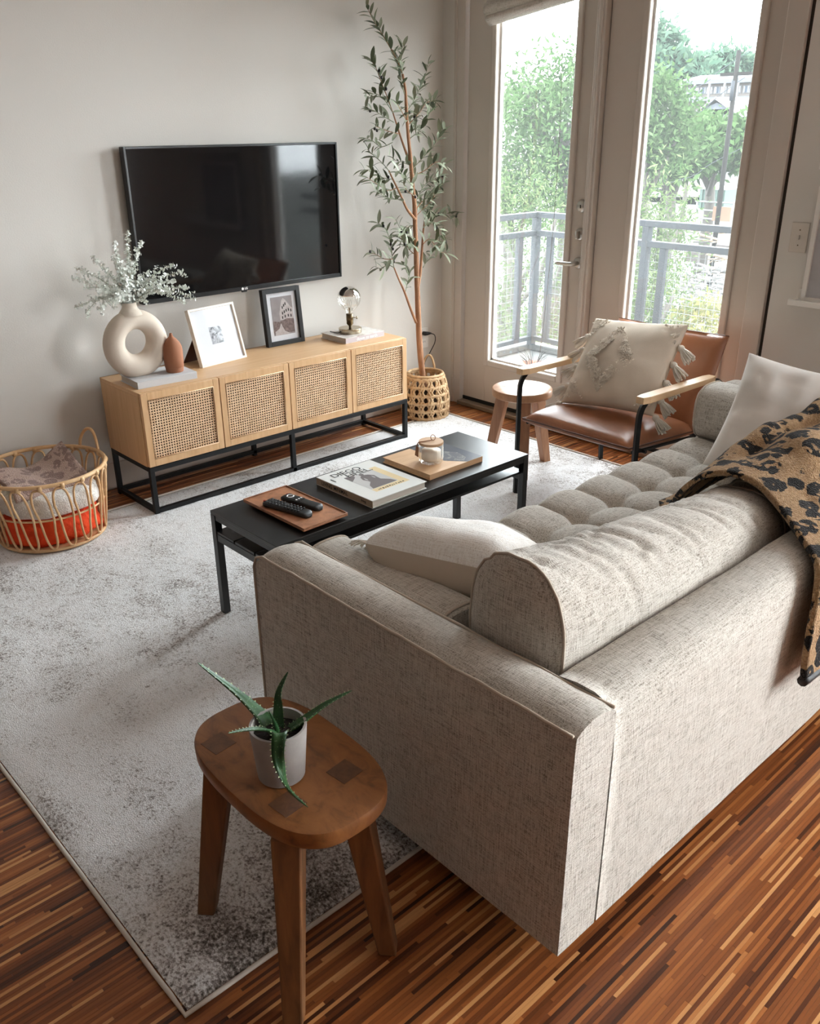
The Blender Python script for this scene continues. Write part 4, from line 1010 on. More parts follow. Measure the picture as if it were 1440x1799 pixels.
for z, r_ in ((0.0, 0.036), (0.003, 0.041), (0.012, 0.0435), (0.03, 0.044), (0.066, 0.044), (0.070, 0.0435)):
    G.append([((r_+0.0016*math.cos(40*a))*math.cos(a), (r_+0.0016*math.cos(40*a))*math.sin(a), z) for a in [2*PI*k/160 for k in range(160)]])
b = MB().grid(G, False, True, flip=True); b.f.append(tuple(reversed(range(160)))); b.build('jar', 'clear', cd, smooth=True, world=False)
MB().lathe([(0.001, 0.010), (0.033, 0.010), (0.036, 0.015), (0.036, 0.046), (0.001, 0.047)], 40).build('wax', 'wax', cd, smooth=True, world=False)
ld = MB().lathe([(0.001, 0.071), (0.045, 0.071), (0.0455, 0.072), (0.0455, 0.080), (0.045, 0.081), (0.001, 0.081)], 48).build('lid', 'lid_wood', cd, world=False, smooth=False)
MB().tube([(0.012+0.011*math.cos(2*PI*k/20), 0.002+0.004*math.sin(2*PI*k/20), 0.091+0.009*math.sin(2*PI*k/20)) for k in range(20)], 0.0014, 6, closed=True).build('ring_pull', 'twine', ld, smooth=True, world=False)
MB().tube(catmull([(0.003, 0.0, 0.0835), (-0.01, 0.0, 0.0845), (-0.028, 0.01, 0.083), (-0.044, 0.018, 0.082), (-0.05, 0.021, 0.073), (-0.05, 0.021, 0.06)], 4), 0.0018, 6).build('cord', 'twine', ld, smooth=True, world=False)
MB().hull8([(-0.054, 0.010, 0.03), (-0.052, 0.028, 0.032), (-0.054, 0.029, 0.032), (-0.056, 0.011, 0.03)], [(-0.049, 0.014, 0.066), (-0.048, 0.026, 0.066), (-0.05, 0.027, 0.066), (-0.051, 0.015, 0.066)]).build('tag', 'twine', ld, world=False)

# ------------------------------------------------------------------ sofa
SX0, SX1, SYB, SYF, SZT, SZB = -2.700, -0.42, -3.060, -2.080, 0.602, 0.080
AW = 0.121
so = thing('sofa', 'oatmeal linen sofa with tufted bench seat and boxy arms', 'sofa', ((SX0+SX1)/2, (SYB+SYF)/2, 0))
def soft_arm(x0, x1, out):
    """arm: flat sides, softly crowned top"""
    G = []
    NY_ = 40
    prof = []
    r = 0.022
    prof.append((0, SZB)); prof.append((0, SZB+0.01)); prof.append((0, 0.25)); prof.append((0, 0.45)); prof.append((0, SZT-0.012)); prof.append((0.0015, SZT-0.004))
    for k in range(9): f = k/8; prof.append((0.004+(AW-0.008)*f, SZT-0.002+0.016*math.sin(PI*f)**0.7))
    prof.append((AW-0.0015, SZT-0.004)); prof.append((AW, SZT-0.012)); prof.append((AW, 0.45)); prof.append((AW, 0.25)); prof.append((AW, SZB+0.01)); prof.append((AW, SZB))
    for i in range(NY_+1):
        f = i/NY_; y_ = SYB+(SYF-SYB)*f; row = []
        en = min(f, 1-f)*NY_
        for (dx, z) in prof:
            zz = z; ins = 0.0
            if f > 0.93 and z > 0.5: zz = z-0.03*((f-0.93)/0.07)**2*(z-0.5)/0.1
            if en < 1: ins = 0.0025*(1-en)
            wob = 0.0018*fbm((y_*1.3, z*2, x0), 3)
            row.append((x0+dx+(ins if dx < AW/2 else -ins)+wob, y_, zz-ins+0.003*fbm((y_, x0, 7), 4)*(z > 0.5)))
        G.append(row)
    b = MB().grid(G, flip=True); n_ = len(prof)
    b.f.append(tuple(range(n_))); b.f.append(tuple(reversed(range(NY_*n_, (NY_+1)*n_))))
    o = b.build('arm', 'sofa', so, smooth=True); o.data.set_sharp_from_angle(angle=0.9)
    for dx in (0.001, AW-0.001):
        path = [(x0+dx, SYF+0.001, z) for z in (SZB+0.01, 0.3, 0.5, SZT-0.045)]+[(x0+dx, SYF-0.012, SZT-0.016)]
        path += [(x0+dx+0.0016*fbm((q*0.11, x0, dx), 6), SYF-0.04+(SYB-SYF+0.045)*q/30, SZT-0.004+0.003*fbm((q*0.1, dx, x0), 5)) for q in range(31)]
        MB().tube(path, 0.0036, 6).build('piping', 'sofa_piping', o, smooth=True)
    return o
soft_arm(SX0, SX0+AW, -1); soft_arm(SX1-AW, SX1, 1)
# back frame with a rolled top edge
IX0, IX1 = SX0+AW+0.0015, SX1-AW-0.0015
BT = 0.142
prof = [(SYB, SZB), (SYB, 0.3), (SYB, 0.5), (SYB+0.002, 0.545), (SYB+0.010, 0.578), (SYB+0.026, 0.598), (SYB+0.05, 0.607), (SYB+0.09, 0.608), (SYB+BT-0.012, 0.602), (SYB+BT, 0.590), (SYB+BT, 0.4), (SYB+BT, SZB)]
G = []
for i in range(61):
    x = IX0+(IX1-IX0)*i/60
    G.append([(x, y_+0.0018*fbm((x, z, 3), 4), z+0.002*fbm((x, y_, 1), 5)*(z > 0.5)) for y_, z in prof])
b = MB().grid(G); b.f.append(tuple(reversed(range(len(prof))))); b.f.append(tuple(range(60*len(prof), 61*len(prof))))
b.build('back_frame', 'sofa', so, smooth=True)
MB().box(IX0, IX1, SYB+BT, SYF-0.012, SZB, 0.262).build('base', 'sofa', so, bevel=0.012, seg=3)
for x in (SX0+0.16, SX1-0.16):
    for y_ in (SYB+0.18, SYF-0.12):
        zf_ = 0.0 if y_ < RY0 else 0.0105
        MB().lathe([(0.014, zf_), (0.020, SZB-0.0005)], 16, (x, y_, 0)).build('leg', 'dark_leg', so, smooth=True)
# tufted bench seat
TXS, TYS = 0.1895, 0.2
tx0, ty0 = -1.853, -2.30
ZS = 0.410
def puff(u): 
    f = abs(2*(u-math.floor(u))-1); return max(0, 1-f*f)
def seat_h(x, y_):
    u = (x-tx0)/TXS; v = (y_-ty0)/TYS
    if y_ > ty0: v = 0.5*(y_-ty0)/(SYF-ty0)
    pu, pv = puff(u), puff(v) if y_ <= ty0 else 1-(1-min(1, 2*v))**2
    du = (u-round(u))*TXS; dv = (v-round(v))*TYS if y_ <= ty0 else (y_-ty0)
    dip = math.exp(-(du*du+dv*dv)/0.0011)
    seam = 0.5*(pu**0.38)+0.5*(pv**0.38)
    return 0.044*seam*min(pu**0.18, 1)*min(max(pv, 0.0)**0.12, 1)-0.024*dip
G = []
xs = [IX0+0.004+(IX1-IX0-0.008)*i/216 for i in range(217)]
ys = [SYB+BT+0.004+(SYF-0.02-(SYB+BT+0.004))*j/88 for j in range(89)]
for x in xs:
    row = []
    for y_ in ys:
        d = (SYF-0.02)-y_; dr = 0.0
        if d < 0.06: dr = 0.06-math.sqrt(max(0, 0.06**2-(0.06-d)**2))
        ex = min(x-IX0, IX1-x); er = 0.03*max(0, 1-ex/0.03)**2
        row.append((x, y_, ZS+seat_h(x, y_)*(1-0.5*dr/0.06)-dr*0.9-er+0.002*fbm((x, y_, 0), 8)))
    pb_ = puff((x-tx0)/TXS)**0.4
    yl, zl = row[-1][1], row[-1][2]
    for k in range(1, 8): f = k/7; row.append((x, yl+0.016*pb_*math.sin(PI*min(1, f*1.1+0.15)), zl+(0.264-zl)*f))
    G.append(row)
MB().grid(G, flip=True).build('seat_cushion', 'sofa', so, smooth=True)
# two loose back cushions
# pull creases: position along the cushion, start and end angle round it, slant, depth, width
rc = random.Random(14)
CREASES = [(0.10+0.075*k+rc.uniform(-.02, .02), 1.15+rc.uniform(-.3, .5), 2.75+rc.uniform(-.5, .6), rc.uniform(0.02, 0.09), rc.uniform(0.010, 0.026), rc.uniform(0.010, 0.02)) for k in range(12)]
def back_cushion(x0, x1, zl, zr, seed):
    G = []; nu, nv = 110, 44
    yc0 = -2.792; hw0 = 0.128
    f_ = lambda x, e: math.copysign(abs(x)**e, x)
    for i in range(nu+1):
        u = -1+2*i/nu; eu = (1-abs(u)**14)**0.14 if abs(u) < 1 else 0
        x = x0+(x1-x0)*(0.5+0.5*u); q = i/nu
        zt = zl+(zr-zl)*q**0.7; zb = 0.435; hh = (zt-zb)/2; zc_ = (zt+zb)/2
        hw = hw0*(0.97+0.05*math.sin(PI*q))*(0.88+0.12*eu); row = []
        for j in range(nv):
            a = 2*PI*j/nv
            top_ = math.sin(a) > 0
            dy = hw*f_(math.cos(a), 0.80 if top_ else 0.6); dz = hh*f_(math.sin(a), 0.82 if top_ else 0.5)*(0.90+0.10*eu)
            wr = 0.0
            if math.sin(a) > -0.5:
                wr = 0.008*fbm((x*2.4+seed, a*1.0, 2), 4.0, 3)*eu - 0.026*max(0, 1-abs(fbm((x*7+a*2.4+seed, a*0.45, 9), 1.2, 2))*5)*max(0, math.sin(a+0.35))**0.6*eu*min(1, max(0, fbm((x*1.5, a*0.7, 4), 1.7)*2+0.5))
            for (cx_, a0_, a1_, sl, dp, wd) in CREASES:
                s_a = min(1, max(0, (a-a0_)/0.25))*min(1, max(0, (a1_-a)/0.35))
                if s_a > 0: wr -= dp*s_a*math.exp(-((x-x0-cx_*(x1-x0)-sl*(a-2.2))/wd)**2)*eu
            row.append((x+(0.012*(1-eu))*0, yc0+0.02*q+dy*(1+wr*3), zc_+dz*(1+wr*3)+0.0))
        G.append(row)
    b = MB().grid(G, False, True, flip=True)
    for i, cx in ((0, x0-0.012), (nu, x1+0.012)):
        o = len(b.v)
        ring = [Vector(p) for p in G[i]]; c = sum(ring, Vector())/nv; prev = list(range(i*nv, i*nv+nv))
        for sc_, off in ((0.8, 0.7), (0.45, 1.0), (0.08, 1.05)):
            idx = []
            for p in ring:
                q = c+(p-c)*sc_; q.x = ring[0].x+(cx-ring[0].x)*off; b.v.append(tuple(q)); idx.append(len(b.v)-1)
            for k in range(nv):
                k2 = (k+1) % nv
                fc = (prev[k], prev[k2], idx[k2], idx[k]); b.f.append(fc if i == nu else fc[::-1])
            prev = idx
        b.f.append(tuple(prev) if i == nu else tuple(reversed(prev)))
    o = b.build('back_cushion', 'sofa', so, smooth=True)
    MB().tube([(p[0]-0.001, p[1], p[2]) for p in G[1]], 0.0034, 6, closed=True).build('piping', 'sofa_piping', o, smooth=True)
    MB().tube([(p[0]+0.001, p[1], p[2]) for p in G[-2]], 0.0034, 6, closed=True).build('piping', 'sofa_piping', o, smooth=True)
back_cushion(-2.555, -1.585, 0.800, 0.655, 0.0)
back_cushion(-1.545, -0.60, 0.660, 0.690, 5.0)
# bolsters against the two arms (axis along y)
def bolster(label, x, r_, y0, y1, zc_):
    t_ = thing('bolster_cushion', label, 'cushion', (x, (y0+y1)/2, zc_-r_), group='bolsters on the sofa')
    G = []
    for i in range(33):
        f = i/32; y_ = y0+(y1-y0)*f; e = min(1, min(f, 1-f)*24+0.0)**0.5; rr = r_*(0.90+0.10*e)
        G.append([(x+rr*(1+0.02*fbm((y_, a, x), 5))*math.copysign(abs(math.cos(a))**0.66, math.cos(a)), y_, zc_+rr*(1+0.02*fbm((y_, a, 3), 5))*math.copysign(abs(math.sin(a))**0.66, math.sin(a))) for a in [2*PI*k/32 for k in range(32)]])
    b = MB().grid(G, False, True); b.f.append(tuple(reversed(range(32)))); b.f.append(tuple(range(32*32, 33*32)))
    o = b.build('cover', 'sofa', t_, smooth=True); o.data.set_sharp_from_angle(angle=1.0)
    for k in (1, 31): MB().tube([(p[0], p[1]+(0.004 if k == 31 else -0.004), p[2]) for p in G[k]], 0.0035, 6, closed=True).build('piping', 'sofa_piping', o, smooth=True)
bolster('oatmeal bolster lying along the sofa arm nearest the camera', SX0+AW+0.083, 0.078, -2.60, -2.105, 0.500)
bolster('oatmeal bolster lying along the sofa arm beside the leather chair', SX1-AW-0.108, 0.104, -2.62, -2.125, 0.535)

# throw pillows on the sofa
def throw_pillow(name, label, c, Rm, a, b_, th, m_top, m_bot, seed, group, pinch=0.07, wr=0.010, e=0.42):
    t_ = thing(name, label, 'pillow', c, group=group)
    t_.rotation_euler = Rm.to_euler()
    top, bot, n_ = pillow(a, b_, th, 30, pinch, wr, seed, e)
    MB().grid(top).build('front', m_top, t_, smooth=True, world=False)
    MB().grid(bot, flip=True).build('back', m_bot, t_, smooth=True, world=False)
    return t_, top
def basis(xd, nd):
    xd = Vector(xd).normalized(); nd = Vector(nd); nd = (nd-xd*nd.dot(xd)).normalized(); yd = nd.cross(xd)
    return Matrix(((xd.x, yd.x, nd.x), (xd.y, yd.y, nd.y), (xd.z, yd.z, nd.z)))
pl, tp_ = throw_pillow('lumbar_pillow', 'white woven lumbar pillow with fringed ends on the near sofa corner', (-2.300, -2.425, 0.556), basis((0.26, -0.96, 0.05), (0.42, 0.10, 0.88)), 0.200, 0.165, 0.215, 'white_cloth', 'lining', 2.0, 'throw pillows on the sofa', 0.02, 0.012, 0.33)
random.seed(4)
for sg in (-1, 1):
    b = MB()
    for k in range(110):
        v = -0.97+1.94*k/109; x = 0.200*sg; y_ = 0.165*v
        l_ = random.uniform(0.035, 0.062)
        b.tube([(x*0.98, y_, 0.0), (x+sg*l_*0.5, y_+random.uniform(-.006, .006), 0.004), (x+sg*l_, y_+random.uniform(-.012, .012), random.uniform(-0.016, 0.002))], 0.0016, 4)
    b.build('fringe', 'fringe', pl, world=False, kind='stuff')
throw_pillow('square_pillow', 'large plain white square pillow leaning on the sofa back', (-0.893, -2.560, 0.620), basis((0.565, 0.02, 0.825), (-0.80, -0.22, 0.56)), 0.212, 0.215, 0.17, 'plain_white', 'plain_white', 6.0, 'throw pillows on the sofa', 0.08, 0.020)

# leopard blanket over the sofa back
bl = thing('leopard_blanket', 'tan and black leopard print blanket draped over the sofa back', 'blanket', (-1.5, -3.0, 0.3))
rows = [  # (left point), (right point)
 ((-1.46, -2.44, 0.462), (-0.95, -2.50, 0.475)), ((-1.52, -2.50, 0.475), (-0.93, -2.56, 0.56)), ((-1.60, -2.565, 0.545), (-0.90, -2.62, 0.62)), ((-1.655, -2.625, 0.620), (-0.88, -2.665, 0.685)), ((-1.660, -2.680, 0.672), (-0.86, -2.72, 0.722)),
 ((-1.640, -2.745, 0.690), (-0.86, -2.80, 0.742)), ((-1.640, -2.82, 0.680), (-0.86, -2.88, 0.735)), ((-1.680, -2.90, 0.655), (-0.87, -2.96, 0.700)), ((-1.745, -2.985, 0.632), (-0.88, -3.03, 0.645)),
 ((-1.810, -3.055, 0.612), (-0.90, -3.085, 0.590)), ((-1.850, -3.082, 0.56), (-0.92, -3.098, 0.52)), ((-1.868, -3.090, 0.48), (-0.93, -3.104, 0.44)), ((-1.872, -3.094, 0.41), (-0.94, -3.108, 0.37)), ((-1.868, -3.098, 0.345), (-0.95, -3.112, 0.31))]
LP = catmull([r_[0] for r_ in rows], 7); RP = catmull([r_[1] for r_ in rows], 7)
G = []
NB = 64; nr = len(LP)
for i in range(nr):
    f = i/(nr-1); row = []
    for j in range(NB+1):
        q = j/NB; p = LP[i].lerp(RP[i], q)
        hump = 0.0
        if f < 0.60:                                        # the bunched layer on top of the cushion
            hump = 0.022*math.sin(PI*min(1, max(0, (f-0.05)/0.55)))*math.exp(-((q-0.40)/0.26)**2)+0.020*max(0, math.sin(q*15+f*9-1.0))*min(1, q*7)*math.sin(PI*min(1, max(0, f/0.6)))
        gq = min(1, max(0, (q-0.06)/0.2)); hump += gq*(0.050*math.exp(-((f-0.215)/0.06)**2)-0.030*math.exp(-((f-0.335)/0.04)**2)+0.018*math.exp(-((f-0.45)/0.06)**2))
        fold = 0.010*math.sin(q*30+2.2*math.sin(f*4))*min(1, q*5) if f > 0.62 else 0.006*fbm((q*5, f*5, 0), 2)*min(1, q*6)
        up = Vector((0, -0.25, 1)) if f < 0.62 else Vector((0, -1, 0.15))
        lift = 0.010+0.006*fbm((p.x, p.y, p.z), 14)*min(1, q*8)
        row.append(p+up.normalized()*(hump+abs(fold)+lift))
    G.append(row)
MB().grid(G, flip=True).build('cloth', 'leopard', bl, smooth=True, solid=0.014)
MB().tube([Vector(p)+Vector((0, 0, -0.006)) for p in G[-1]], 0.013, 8).build('hem', 'ink', bl, smooth=True)

# ------------------------------------------------------------------ leather armchair
ch = thing('armchair', 'tan leather armchair with black metal frame and pale wood arms', 'armchair', (-0.55, -1.66, 0.0))
cy0, cy1 = -1.388, -1.938      # left and right edge of the leather
XF, XS = -0.868, -0.33
G = []
for i in range(31):
    u = i/30; row1 = []
    for j in range(25):
        v = j/24
        k = max(0, (1-(2*u-1)**2))*max(0, (1-(2*v-1)**6))
        x = XF+(XS-XF)*u; y_ = cy0+(cy1-cy0)*v
        row1.append((x, y_, 0.372-0.045*u+0.062*(k**0.45)+0.004*fbm((x, y_, 0), 6)*k))
    G.append(row1)
H = []
for i in range(31):
    u = i/30
    H.append([(XF+(XS-XF)*u, cy0+(cy1-cy0)*j/24, 0.362-0.045*u-0.03*(max(0, 1-(2*u-1)**2)*max(0, 1-(2*j/24-1)**6))**0.45) for j in range(25)])
b = MB().grid(G, flip=True); b.grid(H)
for (i0, j0, i1, j1) in [(i, 0, i+1, 0) for i in range(30)]+[(30, j, 30, j+1) for j in range(24)]+[(i+1, 24, i, 24) for i in reversed(range(30))]+[(0, j+1, 0, j) for j in reversed(range(24))]:
    a_ = i0*25+j0; c_ = i1*25+j1; b.f.append((a_, c_, c_+31*25, a_+31*25))
b.build('seat', 'leather', ch, smooth=True)
MB().tube([G[0][0], G[0][12], G[0][24], G[15][24], G[30][24], G[30][0], G[15][0]], 0.004, 6, closed=True).build('seat_piping', 'leather_edge', ch, smooth=True)
# back: panel tilted
pb0 = Vector((-0.385, 0, 0.33)); pb1 = Vector((-0.195, 0, 0.715)); dn = Vector((-(pb1.z-pb0.z), 0, pb1.x-pb0.x)).normalized()
G = []; H = []
for i in range(25):
    u = i/24; r1 = []; r2 = []
    for j in range(25):
        v = j/24; k = (max(0, 1-(2*u-1)**6)*max(0, 1-(2*v-1)**6))
        p = pb0.lerp(pb1, u); p.y = -1.385+(-1.942+1.385)*v
        bulge = 0.030*(k**0.5)-0.018*math.sin(PI*v)*u
        r1.append(p+dn*bulge); r2.append(p-dn*(0.016*(k**0.5)+0.008))
    G.append(r1); H.append(r2)
b = MB().grid(G, flip=True); b.grid(H)
for (i0, j0, i1, j1) in [(i, 0, i+1, 0) for i in range(24)]+[(24, j, 24, j+1) for j in range(24)]+[(i+1, 24, i, 24) for i in reversed(range(24))]+[(0, j+1, 0, j) for j in reversed(range(24))]:
    a_ = i0*25+j0; c_ = i1*25+j1; b.f.append((a_, c_, c_+25*25, a_+25*25))
bo = b.build('backrest', 'leather', ch, smooth=True)
MB().tube([G[24][j]-dn*0.004 for j in range(25)], 0.0045, 6).build('top_piping', 'leather_edge', bo, smooth=True)
for y_ in (-1.362, -1.967):
    pts = [(XF+0.004, y_, 0.0105 if y_ > RY0 else 0), (XF+0.004, y_, 0.3), (XF+0.004, y_, 0.48), (XF+0.010, y_, 0.525), (XF+0.032, y_, 0.552), (XF+0.075, y_, 0.560), (-0.5, y_, 0.556), (-0.34, y_, 0.552), (-0.28, y_, 0.545), (-0.255, y_, 0.52), (-0.245, y_, 0.47), (-0.215, y_, 0.02), (-0.212, y_, 0.0005)]
    b = MB(); P2 = catmull(pts[:1]+pts[1:], 4); b.tube(P2, 0.0145, 4, flat=0.5, up=(1, 0, 0)); 
    b.build('side_frame', 'black_metal', ch)
    am = MB()
    ar = []
    for i in range(15):
        f = i/14; x = XF-0.002+(0.535)*f; e = min(1, min(f, 1-f)*22+0.45)**0.5
        hw = 0.025*e; zt = 0.590-0.014*f; zb = 0.5605-0.008*f
        ar.append([(x, y_-hw, zb+0.003), (x, y_-hw, zt-0.002), (x, y_-hw*0.92, zt), (x, y_+hw*0.92, zt), (x, y_+hw, zt-0.002), (x, y_+hw, zb+0.003)])
    am.grid(ar, False, True, flip=False); am.f.append(tuple(reversed(range(6)))); am.f.append(tuple(range(14*6, 15*6)))
    am.build('armrest', 'chair_wood', ch, smooth=False)
    ys_ = y_+(-0.03 if y_ > -1.6 else 0.03); MB().tube([(XF+0.03, ys_, 0.348), (-0.3, ys_, 0.300), (-0.238, ys_, 0.29)], 0.008, 6, up=(0, 0, 1)).build('side_rail', 'black_metal', ch)
MB().tube([(XF+0.10, -1.375, 0.338), (XF+0.10, -1.955, 0.338)], 0.008, 8).build('front_rail', 'black_metal', ch)
MB().tube([(-0.30, -1.362, 0.288), (-0.30, -1.967, 0.288)], 0.009, 8).build('rear_rail', 'black_metal', ch)
MB().tube([(-0.262, -1.362, 0.535), (-0.262, -1.967, 0.535)], 0.008, 8).build('back_rail', 'black_metal', ch)
# tufted pillow with tassels on the chair
Rm = basis((0.053, -0.9958, 0.074), (-0.782, 0.005, 0.6235))
cp, top = throw_pillow('tufted_pillow', 'cream pillow with shaggy diamond and tassels on the leather chair', (-0.528, -1.6516, 0.5975), Rm, 0.226, 0.212, 0.175, 'cream_cloth', 'cream_cloth', 9.0, None, 0.06, 0.012)
def surf(x, y_):
    u = x/0.226; v = y_/0.212; k = max((1-u*u)*(1-v*v), 0); return 0.0875*(k**0.42)
# raised shaggy diamond outline and corner patches
random.seed(8)
b = MB()
def shag(x, y_, s_=1):
    z = surf(x, y_)
    a0 = random.gauss(-1.57, 0.9); d = Vector((math.cos(a0), math.sin(a0), random.uniform(0.15, 0.55)))*random.uniform(0.008, 0.012)*s_
    w_ = Vector((-math.sin(a0), math.cos(a0), random.uniform(-.2, .2)))*0.0035
    p = Vector((x, y_, z+0.001)); q = p+d
    b.add([p-w_, p+w_, q+w_*0.7, q-w_*0.7], [(0, 1, 2, 3)])
for k in range(9000):
    x, y_ = random.uniform(-0.215, 0.215), random.uniform(-0.19, 0.19)
    m_ = abs(x+0.03)/0.125+abs(y_+0.005)/0.155
    ring = 0.55 < m_ < 1.0 and fbm((x, y_, 1), 30) > -0.25
    corner = (abs(x-0.02)/0.20+abs(y_)/0.24 > 1.42)
    if ring or (corner and fbm((x, y_, 4), 22) > 0.0): shag(x, y_, 1 if ring else 0.8)
b.build('tufting', 'chenille', cp, world=False, kind='stuff')
tas = []
for sg in (-1, 1):
    for v in (-0.96, -0.60, -0.22, 0.18, 0.55) if sg > 0 else (-0.98, -0.55, -0.1, 0.3, 0.62): tas.append((sg, v))
WR = Rm.to_4x4(); down_l = (Rm.transposed() @ Vector((0, 0, -1)))
for sg, v in tas:
    x = 0.226*sg*(1-0.06*(1-v*v)); y_ = 0.212*v
    b = MB(); p0 = Vector((x, y_, 0)); out = (Vector((sg*0.75, 0, 0))+down_l*0.8+Vector((0, 0, 0.25))).normalized()
    p1 = p0+out*0.020
    b.ball(p1, 0.0155, 10, 6); b.tube([p0, p1], 0.004, 6)
    for k in range(46):
        a_ = random.uniform(0, 2*PI); s1 = out.orthogonal().normalized(); s2 = out.cross(s1)
        rr = 0.010+0.018*random.random(); q0 = p1+out*0.006+(s1*math.cos(a_)+s2*math.sin(a_))*0.008
        q2 = p1+out*random.uniform(0.060, 0.074)+(s1*math.cos(a_)+s2*math.sin(a_))*rr
        b.tube([q0, q0.lerp(q2, 0.5)+(s1*math.cos(a_)+s2*math.sin(a_))*0.003, q2], 0.0032, 4)
    b.build('tassel', 'fringe', cp, world=False, smooth=True)

# ------------------------------------------------------------------ stools
def wedge_leg(b, top, bot, wt, wb, yaw):
    c, s_ = math.cos(yaw), math.sin(yaw)
    q = lambda p, w_, z: [(p[0]+dx*c-dy*s_, p[1]+dx*s_+dy*c, z) for dx, dy in ((-w_, -w_), (w_, -w_), (w_, w_), (-w_, w_))]
    b.hull8(q(bot, wb, bot[2]), q(top, wt, top[2]))
r = thing('round_stool', 'small round wooden stool between the leather chair and glazed door', 'stool', (-0.60, -1.155, 0.0105))
RSZ = 0.412
MB().lathe([(0.001, RSZ-0.038), (0.134, RSZ-0.038), (0.141, RSZ-0.034), (0.142, RSZ-0.006), (0.139, RSZ-0.001), (0.136, RSZ), (0.001, RSZ)], 56, (-0.60, -1.155, 0)).build('top', 'stool2', r, smooth=True).data.set_sharp_from_angle(angle=0.6)
for a in (-12, 108, 228):
    a = math.radians(a); b = MB()
    wedge_leg(b, (-0.60+0.092*math.cos(a), -1.155+0.092*math.sin(a), RSZ-0.0382), (-0.60+0.165*math.cos(a), -1.155+0.165*math.sin(a), 0.0108), 0.027, 0.019, a)
    b.build('leg', 'stool2_leg', r, bevel=0.002)
for a in (-12, 108, 228):
    a = math.radians(a); b = MB(); x, y_ = -0.60+0.075*math.cos(a), -1.155+0.075*math.sin(a)
    wedge_leg(b, (x, y_, RSZ+0.0006), (x, y_, RSZ-0.002), 0.021, 0.021, a); b.build('tenon', 'stool2_leg', r)
SXC, SYC, SZ = -2.985, -2.61, 0.45
st = thing('wooden_stool', 'oblong reclaimed wood stool with inlaid leg ends beside the sofa', 'stool', (SXC, SYC, 0))
def oblong(hx, hy, n_=72, e=0.70):
    return [(SXC+hx*math.copysign(abs(math.cos(2*PI*k/n_))**e, math.cos(2*PI*k/n_)), SYC+hy*math.copysign(abs(math.sin(2*PI*k/n_))**e, math.sin(2*PI*k/n_))) for k in range(n_)]
lay = [(0.120, 0.205, SZ-0.041), (0.126, 0.212, SZ-0.038), (0.129, 0.216, SZ-0.030), (0.130, 0.217, SZ-0.008), (0.128, 0.215, SZ-0.002), (0.124, 0.211, SZ)]
G = [[(x, y_, z) for x, y_ in oblong(hx, hy)] for hx, hy, z in lay]
b = MB().grid(G, False, True, flip=True); b.f.append(tuple(reversed(range(72)))); b.f.append(tuple(range(5*72, 6*72)))
o = b.build('top', 'stool', st, smooth=True); o.data.set_sharp_from_angle(angle=0.5)
for (bx, by) in ((-3.107, -2.441), (-3.119, -2.772), (-2.884, -2.774), (-2.876, -2.445)):
    zf_ = 0.0112 if by > RY0 else 0.0003
    tx_ = SXC+(bx-SXC)*0.62; ty_ = SYC+(by-SYC)*0.72
    b = MB(); wedge_leg(b, (tx_, ty_, SZ-0.0415), (bx, by, zf_), 0.0275, 0.0185, 0.75); b.build('leg', 'stool_leg', st, bevel=0.0035)
for (ix, iy) in ((-3.058, -2.484), (-3.057, -2.713), (-2.930, -2.716), (-2.93, -2.485)):
    b = MB(); wedge_leg(b, (ix, iy, SZ+0.0007), (ix, iy, SZ-0.003), 0.0245, 0.0245, 0.10); b.build('tenon', 'tenon', st)
# aloe in a grey pot
PX, PY = -3.018, -2.640
pt = thing('plant_pot', 'small grey concrete plant pot on the oblong stool', 'pot', (PX, PY, SZ+0.0008))
MB().lathe([(0.001, 0), (0.041, 0), (0.0435, 0.002), (0.0525, 0.110), (0.052, 0.1115), (0.0475, 0.1115), (0.0455, 0.085), (0.0445, 0.08), (0.001, 0.079)], 44).build('body', 'concrete', pt, smooth=True, world=False).data.set_sharp_from_angle(angle=0.7)
MB().lathe([(0.0448, 0.0795), (0.0452, 0.091), (0.02, 0.096), (0.001, 0.097)], 32).build('soil', 'soil', pt, smooth=True, world=False)
al = thing('aloe_plant', 'aloe vera with five long spotted leaves in the grey pot', 'plant', (PX, PY, SZ+0.10))
AB = Vector((PX, PY, SZ+0.088))
def aloe_leaf(pts, w0, th_):
    P = catmull(pts, 6); n_ = len(P); G = []; e1 = []; e2 = []
    for i, p in enumerate(P):
        f = i/(n_-1); T = (P[min(i+1, n_-1)]-P[max(i-1, 0)]).normalized()
        side = T.cross(Vector((0, 0, 1))); side = side.normalized() if side.length > 0.2 else (T.cross(-CF)).normalized()
        nrm = side.cross(T).normalized()
        w_ = w0*(1-f)**0.75*(0.75+0.35*min(1, f*6))+0.0006; t2 = th_*(1-f)**0.7+0.0006
        G.append([p-side*w_+nrm*t2*0.35, p-side*w_*0.4-nrm*t2*0.15, p+side*w_*0.4-nrm*t2*0.15, p+side*w_+nrm*t2*0.35, p+side*w_*0.55-nrm*t2*0.8, p-nrm*t2*1.1, p-side*w_*0.55-nrm*t2*0.8])
        e1.append(p-side*w_+nrm*t2*0.35); e2.append(p+side*w_+nrm*t2*0.35)
    b = MB().grid(G, False, True, flip=True); b.f.append(tuple(range(7)))
    o = b.build('leaf', 'aloe', al, smooth=True)
    s_ = MB()
    for e, sg in ((e1, -1), (e2, 1)):
        for i in range(2, n_-1):
            q = e[i]; T = (e[i+1]-e[i]); out = (q-P[i]).normalized()*0.0035
            s_.add([q-T*0.14, q+T*0.14, q+out+T*0.05], [(0, 1, 2)])
    s_.build('spines', 'aloe_edge', o)
def T_(px, py, y_): return at(px, py, Y=y_)
